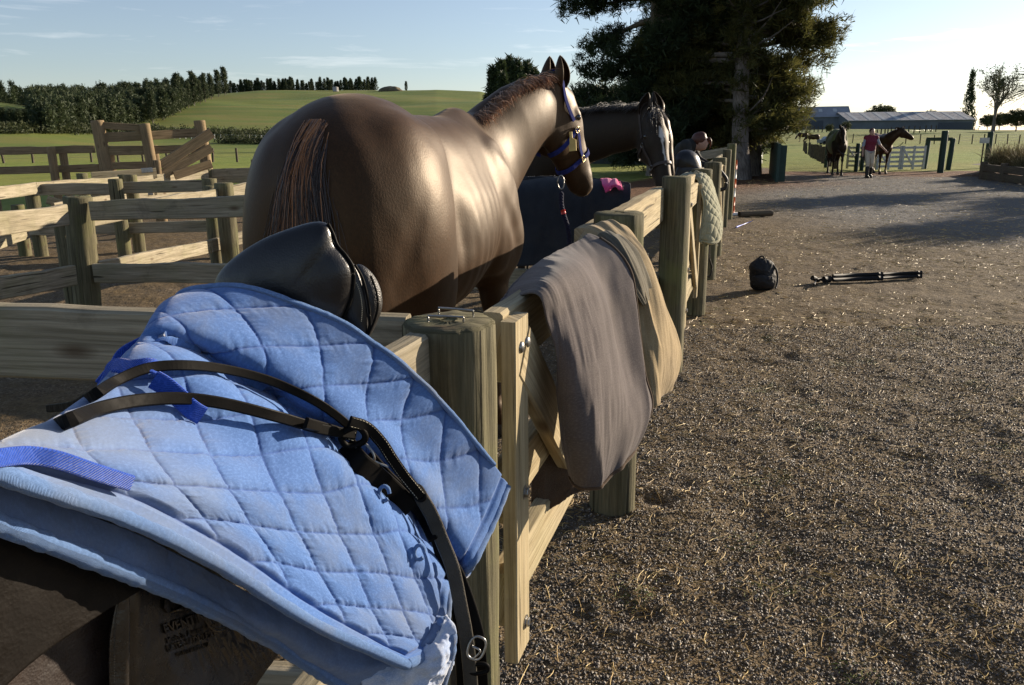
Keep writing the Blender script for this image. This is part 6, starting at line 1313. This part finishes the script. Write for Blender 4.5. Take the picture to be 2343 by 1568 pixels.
# dark green board fence end-on
gb = thing('board_fence', 'dark green board fence seen nearly end on beside the pine trunk', 'fence', gnd(1779, 415)); e0 = gnd(1776, 416); e1 = gnd(1757, 392); e1 = e0+(e1-e0)*.8
for k in range(8):
    p = e0+(e1-e0)*(k/8); mb = MB(); dd = nrm(e1-e0); mb.add(*box(p+[0, 0, .60+.012*(k % 3)], dd, np.cross(AX[2], dd), AX[2], np.linalg.norm(e1-e0)/16-.01, .045, .60)); mb.build('board', GRNP, gb)
mb = MB(); mb.add(*box(e0+[.10, -.02, .56], AX[0], AX[1], AX[2], .14, .05, .58)); mb.build('end_post', GRNP, gb)
# timber planter with tussock grass
pl = thing('timber_planter', 'low sleeper edged planter at the right edge holding dry tussock grass', 'planter', gnd(2242, 412)); c0 = gnd(2243, 410); c1 = gnd(2440, 436); c2 = c0+np.array([5.0, 7.0, 0]); PLW = wood('sleeper_timber', (.16, .12, .085), (.09, .07, .05), .2, .3)
for a_, b_ in ((c0, c1), (c0, c2)):
    for z in (.24, .48): add_board(pl, a_+[0, 0, z], b_+[0, 0, z], .22, .09, PLW, name='sleeper')
for f in (0, .28, .56, .84): p = c0+(c1-c0)*f+[0, -.08, 0]; add_post(pl, p, p+[0, 0, .55], .11, PLW, seg=12)
soil = [c0, c1, c1+[2, 8, 0], c2]; mk('soil', [np.array(p)+[0, 0, .38] for p in soil], [(0, 1, 2, 3)], simple('planter_soil', (.05, .035, .02), .95), pl, smooth=False)
def tussock(label, c, n, h, seed, mat=TUSS, name='tussock_grass', cat='grass clump', sp_=.12, w=.006):
    R = np.random.default_rng(seed); t = n; root = c+np.stack([R.normal(0, sp_, n), R.normal(0, sp_, n), np.zeros(n)], -1); D = np.stack([R.normal(0, .5, n), R.normal(0, .5, n), np.ones(n)], -1)
    o = strands(name, root, D, h*(.6+.6*R.random(n)), None, mat, w, 6, .35, .15, seed=seed); o.location = c; me = o.data; co = np.array([v.co[:] for v in me.vertices])-c; me.vertices.foreach_set('co', co.astype(np.float32).ravel()); tag(o, label, cat, group='tussock grasses in the planter'); return o
for k in range(9):
    f = .15+.1*k; c = c0+(c1-c0)*f*.9+(c2-c0)*(.15+.12*((k*5) % 4))+[0, 0, .38]; tussock('dry pale tussock grass growing in the timber planter', c, 260, .75, k)
# cabbage trees (one leans into the frame, others stand just outside and throw the long shadows)
def cabbage(label, base, h, seed, heads=3, hr_=.9, group=None):
    R = np.random.default_rng(seed); t = thing('cabbage_tree', label, 'tree', base, group); mb = MB(); tips = []
    for k in range(heads):
        a = k*2.2+seed; p1 = np.array([.1*math.cos(a), .1*math.sin(a), h*.55]); p2 = np.array([.55*math.cos(a), .55*math.sin(a), h*(.82+.12*R.random())]); mb.add(*tube([(0, 0, -.1), p1*.8, p1, p2], [.16, .13, .10, .07], 10, 20)); tips.append(p2)
    mb.build('trunk', GBARK, t, True, origin=np.zeros(3)); n = 260*heads; root = np.repeat(np.array(tips), 260, 0)+R.normal(0, .05, (n, 3)); D = R.normal(0, 1, (n, 3)); D[:, 2] = D[:, 2]*.8+.15
    strands('crown', root, D, hr_*(.7+.5*R.random(n)), t, CABL, .016, 6, .30, .05, seed=seed); return t
cabbage('cabbage tree with drooping sword leaves cut by the right edge of the photo', np.array([16.3, 23.6, 0]), 3.0, 1, 4, 1.25)
for k, (x, y, h_) in enumerate(((17.5, 19.2, 3.6), (22.5, 23.5, 4.4), (27, 27.5, 5.2), (25, 20.5, 4.8))): cabbage('cabbage tree growing just outside the right edge of the photo', np.array([x, y, 0]), h_, 5+k, 3, 1.0, 'cabbage trees outside the frame')
# ---------------------------------------------------------------- things lying in the yard
BK = simple('black_nylon', (.010, .010, .011), .75, .3, 30, .5, 90); bg_ = thing('camera_bag', 'black backpack standing on the gravel left of the tripod', 'bag', gnd(1745, 664))
inflate([(1716, 655), (1713, 625), (1717, 604), (1728, 595), (1738, 592), (1748, 592), (1760, 597), (1770, 608), (1774, 630), (1774, 655), (1768, 663), (1745, 665), (1724, 663)], 7.62, .10, .14, 'body', BK, bg_, lump=.03, seed=3)
inflate([(1724, 655), (1722, 635), (1735, 630), (1755, 631), (1766, 636), (1767, 656), (1745, 661)], 7.52, .05, .05, 'front_pocket', BK, bg_, lump=.02, seed=9)
mb = MB(); mb.add(*tube([at(1733, 598, 7.6), at(1737, 589, 7.6), at(1745, 587, 7.6), at(1750, 596, 7.6)], .008, 6, 20)); mb.build('handle', BK, bg_, True); mb = MB(); mb.add(*tube([at(1768, 606, 7.6), at(1777, 622, 7.58), at(1778, 645, 7.55), at(1774, 660, 7.5)], .010, 6, 24)); mb.build('shoulder_strap', BK, bg_, True)
TB = simple('black_tripod_metal', (.014, .014, .015), .65, .2, 20, spec=.2); tr_ = thing('tripod', 'folded black tripod lying on the gravel right of the bag', 'tripod', gnd(1980, 640))
def gt(x, y, z): p = gnd(x, y, z); return p
for k, (dy, dz) in enumerate(((0, .035), (5, .030), (-4, .055))):
    mb = MB(); a0_, a1_, a2_ = gt(1905, 636+dy, dz), gt(2010, 632+dy, dz), gt(2100, 628+dy, dz); mb.add(*tube([a0_, a1_], .021, 10)); mb.add(*tube([a1_-(a1_-a0_)*.02, a1_+(a2_-a1_)*.08], .026, 10)); mb.add(*tube([a1_, a2_], .015, 10)); mb.add(*tube([a2_-(a2_-a1_)*.02, a2_+(a2_-a1_)*.08], .020, 10)); mb.build('leg', TB, tr_, True)
mb = MB(); mb.add(*tube([gt(1868, 640, .04), gt(1910, 637, .04)], .017, 10)); mb.add(*tube([gt(1884, 640, .045), gt(1898, 639, .045)], .034, 12)); mb.add(*tube([gt(1858, 636, .06), gt(1872, 641, .03)], .026, 10)); mb.add(*tube([gt(1866, 642, .03), gt(1862, 652, .03)], .010, 8)); mb.build('head', TB, tr_, True)
bo = thing('marker_post', 'orange and white banded marker post leaning at the end of the tie-up rail', 'marker post', gnd(1674, 492)); bb = gnd(1674, 492); bt_ = bb+np.array([.0, 0, 1.02]); ORG = simple('orange_plastic', (.75, .13, .03), .5); WPL = simple('white_plastic', (.75, .74, .70), .5)
for k in range(6): mb = MB(); mb.add(*tube([bb+(bt_-bb)*k/6, bb+(bt_-bb)*(k+1)/6], .042, 14)); mb.build('orange_band' if k % 2 == 1 or k == 0 else 'white_band', ORG if k % 2 == 1 or k == 0 else WPL, bo, True)
mb = MB(); mb.add(*tube([bb, bb+[.25, -.1, .02], bb+[.45, -.2, .01]], [.05, .03, .02], 8)); mb.build('foot', WPL, bo, True)
lg = MB(); lg.add(*post(gnd(1690, 497)+[0, 0, .05], gnd(1765, 494)+[0, 0, .05], .055, 4, seg=14)); tag(lg.build('edging_log', PLW, None, True, origin=gnd(1690, 497)), 'weathered log lying on the ground beside the orange marker post', 'log')
wh = MB(); wh.add(*tube([gnd(1684, 520, .012), gnd(1700, 514, .02), gnd(1722, 505, .012)], [.012, .009, .004], 8)); tag(wh.build('riding_whip', simple('blue_whip', (.08, .13, .55), .4), None, True, origin=gnd(1700, 514)), 'thin blue riding whip lying on the gravel by the far posts', 'whip')
bd_ = thing('bridle', 'bridle loop of dark straps hanging from the post beyond the green pad', 'bridle', at(1617, 600, 8.1)); mb = MB(); mb.add(*tube([at(x, y, 8.05) for x, y in ((1616, 560), (1620, 590), (1612, 610), (1616, 630), (1624, 632), (1628, 612), (1622, 590), (1622, 560))], .010, 6, 50)); mb.build('strap', LDULL, bd_, True)
cd = thing('cord', 'loop of pale cord hanging on the post top beside the far saddle', 'cord', at(1594, 396, 6.5)); mb = MB(); mb.add(*tube([at(x, y, 6.42) for x, y in ((1600, 396), (1592, 392), (1587, 400), (1589, 414), (1597, 420), (1604, 414))], .007, 6, 40)); mb.build('rope', THREAD, cd, True)
# vehicle far off behind the led horses
cv = thing('parked_car', 'grey car parked far off behind the lane fence', 'car', hit(1897, 331)); c = hit(1897, 331); s_ = .62
CARP = simple('grey_car_paint', (.16, .18, .21), .3, .05); mb = MB(); pr_ = [(-2.1, .3), (-2.1, .85), (-1.4, .95), (-.9, 1.45), (.8, 1.45), (1.3, .95), (2.1, .85), (2.1, .3)]
V = [c+s_*np.array([a, w_*.85*(1 if z < 1.2 else .85), z]) for w_ in (-1, 1) for a, z in pr_]; mk('body', V, [tuple(range(8)), tuple(range(15, 7, -1))]+[(i, i+8, (i+1) % 8+8, (i+1) % 8) for i in range(8)], CARP, cv, smooth=False)
for a in (-1.3, 1.3):
    for w_ in (-.82, .82): mb = MB(); mb.add(*tube([c+s_*np.array([a, w_-.08, .32]), c+s_*np.array([a, w_+.08, .32])], .32*s_, 14)); mb.build('wheel', BK, cv, True)
sg_ = thing('notice_sign', 'small white notice on a post above the planter grasses', 'sign', gnd(2250, 370)); sp_ = at(2252, 322, 34); mb = MB(); mb.add(*box(sp_, AX[0], AX[1], AX[2], .20, .015, .11)); mb.build('board', WHT, sg_); mb = MB(); mb.add(*tube([sp_*[1, 1, 0]+[0, .04, 0], sp_+[0, .04, .1]], .03, 8)); mb.build('post', FP, sg_)
# ---------------------------------------------------------------- light, sky, view
SUN_AZ = math.radians(33); SUN_EL = math.radians(15)      # azimuth from +X towards +Y
sd = Vector((math.cos(SUN_EL)*math.cos(SUN_AZ), math.cos(SUN_EL)*math.sin(SUN_AZ), math.sin(SUN_EL)))
ld = bpy.data.lights.new('sun', 'SUN'); ld.energy = 4.6; ld.angle = math.radians(.53); ld.color = (1, .86, .68)
lo = bpy.data.objects.new('sun', ld); COL.objects.link(lo); lo.rotation_euler = (-sd).to_track_quat('-Z', 'Y').to_euler()
w = bpy.data.worlds.new('World'); S.world = w; w.use_nodes = True; nt = w.node_tree; bg = nt.nodes['Background']
sky = nt.nodes.new('ShaderNodeTexSky'); sky.sky_type = 'NISHITA'; sky.sun_disc = False; sky.sun_elevation = SUN_EL
sky.sun_rotation = math.pi/2-SUN_AZ; sky.air_density = 1.0; sky.dust_density = .6; sky.ozone_density = 1.6; sky.altitude = 50
bg.inputs[1].default_value = .095
tc = nt.nodes.new('ShaderNodeTexCoord')
def cl(scale, lo_, hi_, seed):
    mp = nt.nodes.new('ShaderNodeMapping'); mp.inputs['Scale'].default_value = scale; mp.inputs['Location'].default_value = (seed, seed*.7, 0); nt.links.new(tc.outputs['Generated'], mp.inputs[0])
    n = nt.nodes.new('ShaderNodeTexNoise'); n.inputs['Scale'].default_value = 1; n.inputs['Detail'].default_value = 7; n.inputs['Roughness'].default_value = .6; n.inputs['Distortion'].default_value = .4; nt.links.new(mp.outputs[0], n.inputs[0])
    r = ramp(nt, [(lo_, 0.), (hi_, 1.)]); nt.links.new(n.outputs['Fac'], r.inputs[0]); return r.outputs[0]
sx_ = nt.nodes.new('ShaderNodeSeparateXYZ'); nt.links.new(tc.outputs['Generated'], sx_.inputs[0])
band = ramp(nt, [(0., 0.), (.02, 1.), (.13, .75), (.24, .0)]); nt.links.new(sx_.outputs[2], band.inputs[0])
cl1 = cl((5, 5, 48), .56, .72, 3.3)
mu = nt.nodes.new('ShaderNodeMath'); mu.operation = 'MULTIPLY'; nt.links.new(cl1, mu.inputs[0]); nt.links.new(band.outputs[0], mu.inputs[1])
mu2 = nt.nodes.new('ShaderNodeMath'); mu2.operation = 'MULTIPLY'; mu2.inputs[1].default_value = .42; nt.links.new(mu.outputs[0], mu2.inputs[0])
mx = nt.nodes.new('ShaderNodeMix'); mx.data_type = 'RGBA'; nt.links.new(mu2.outputs[0], mx.inputs[0]); nt.links.new(sky.outputs[0], mx.inputs[6]); mx.inputs[7].default_value = (9.5, 9.3, 9.2, 1)
nt.links.new(mx.outputs[2], bg.inputs[0])
S.view_settings.view_transform = 'Standard'; S.view_settings.look = 'None'; S.view_settings.gamma = 1; S.view_settings.exposure = 0.0
S.cycles.max_bounces = 6; S.cycles.transparent_max_bounces = 8
ld.energy = 5.0; ld.color = (1, .85, .66); sky.dust_density = .3; sky.ozone_density = 2.5; bg.inputs[1].default_value = .084
S.view_settings.exposure = .80
hs = nt.nodes.new('ShaderNodeHueSaturation'); hs.inputs['Saturation'].default_value = .78; nt.links.new(sky.outputs[0], hs.inputs['Color'])
tn_ = nt.nodes.new('ShaderNodeMix'); tn_.data_type = 'RGBA'; tn_.blend_type = 'MULTIPLY'; tn_.inputs[0].default_value = 1; tn_.inputs[7].default_value = (1.0, .98, 1.03, 1); nt.links.new(hs.outputs[0], tn_.inputs[6]); nt.links.new(tn_.outputs[2], mx.inputs[6])
mx.inputs[7].default_value = (13, 12.5, 12.1, 1)
xm = ramp(nt, [(.0, .25), (.30, 1.)]); nt.links.new(sx_.outputs[0], xm.inputs[0]); m3 = nt.nodes.new('ShaderNodeMath'); m3.operation = 'MULTIPLY'; nt.links.new(mu2.outputs[0], m3.inputs[0]); nt.links.new(xm.outputs[0], m3.inputs[1]); nt.links.new(m3.outputs[0], mx.inputs[0])
mu2.inputs[1].default_value = .8
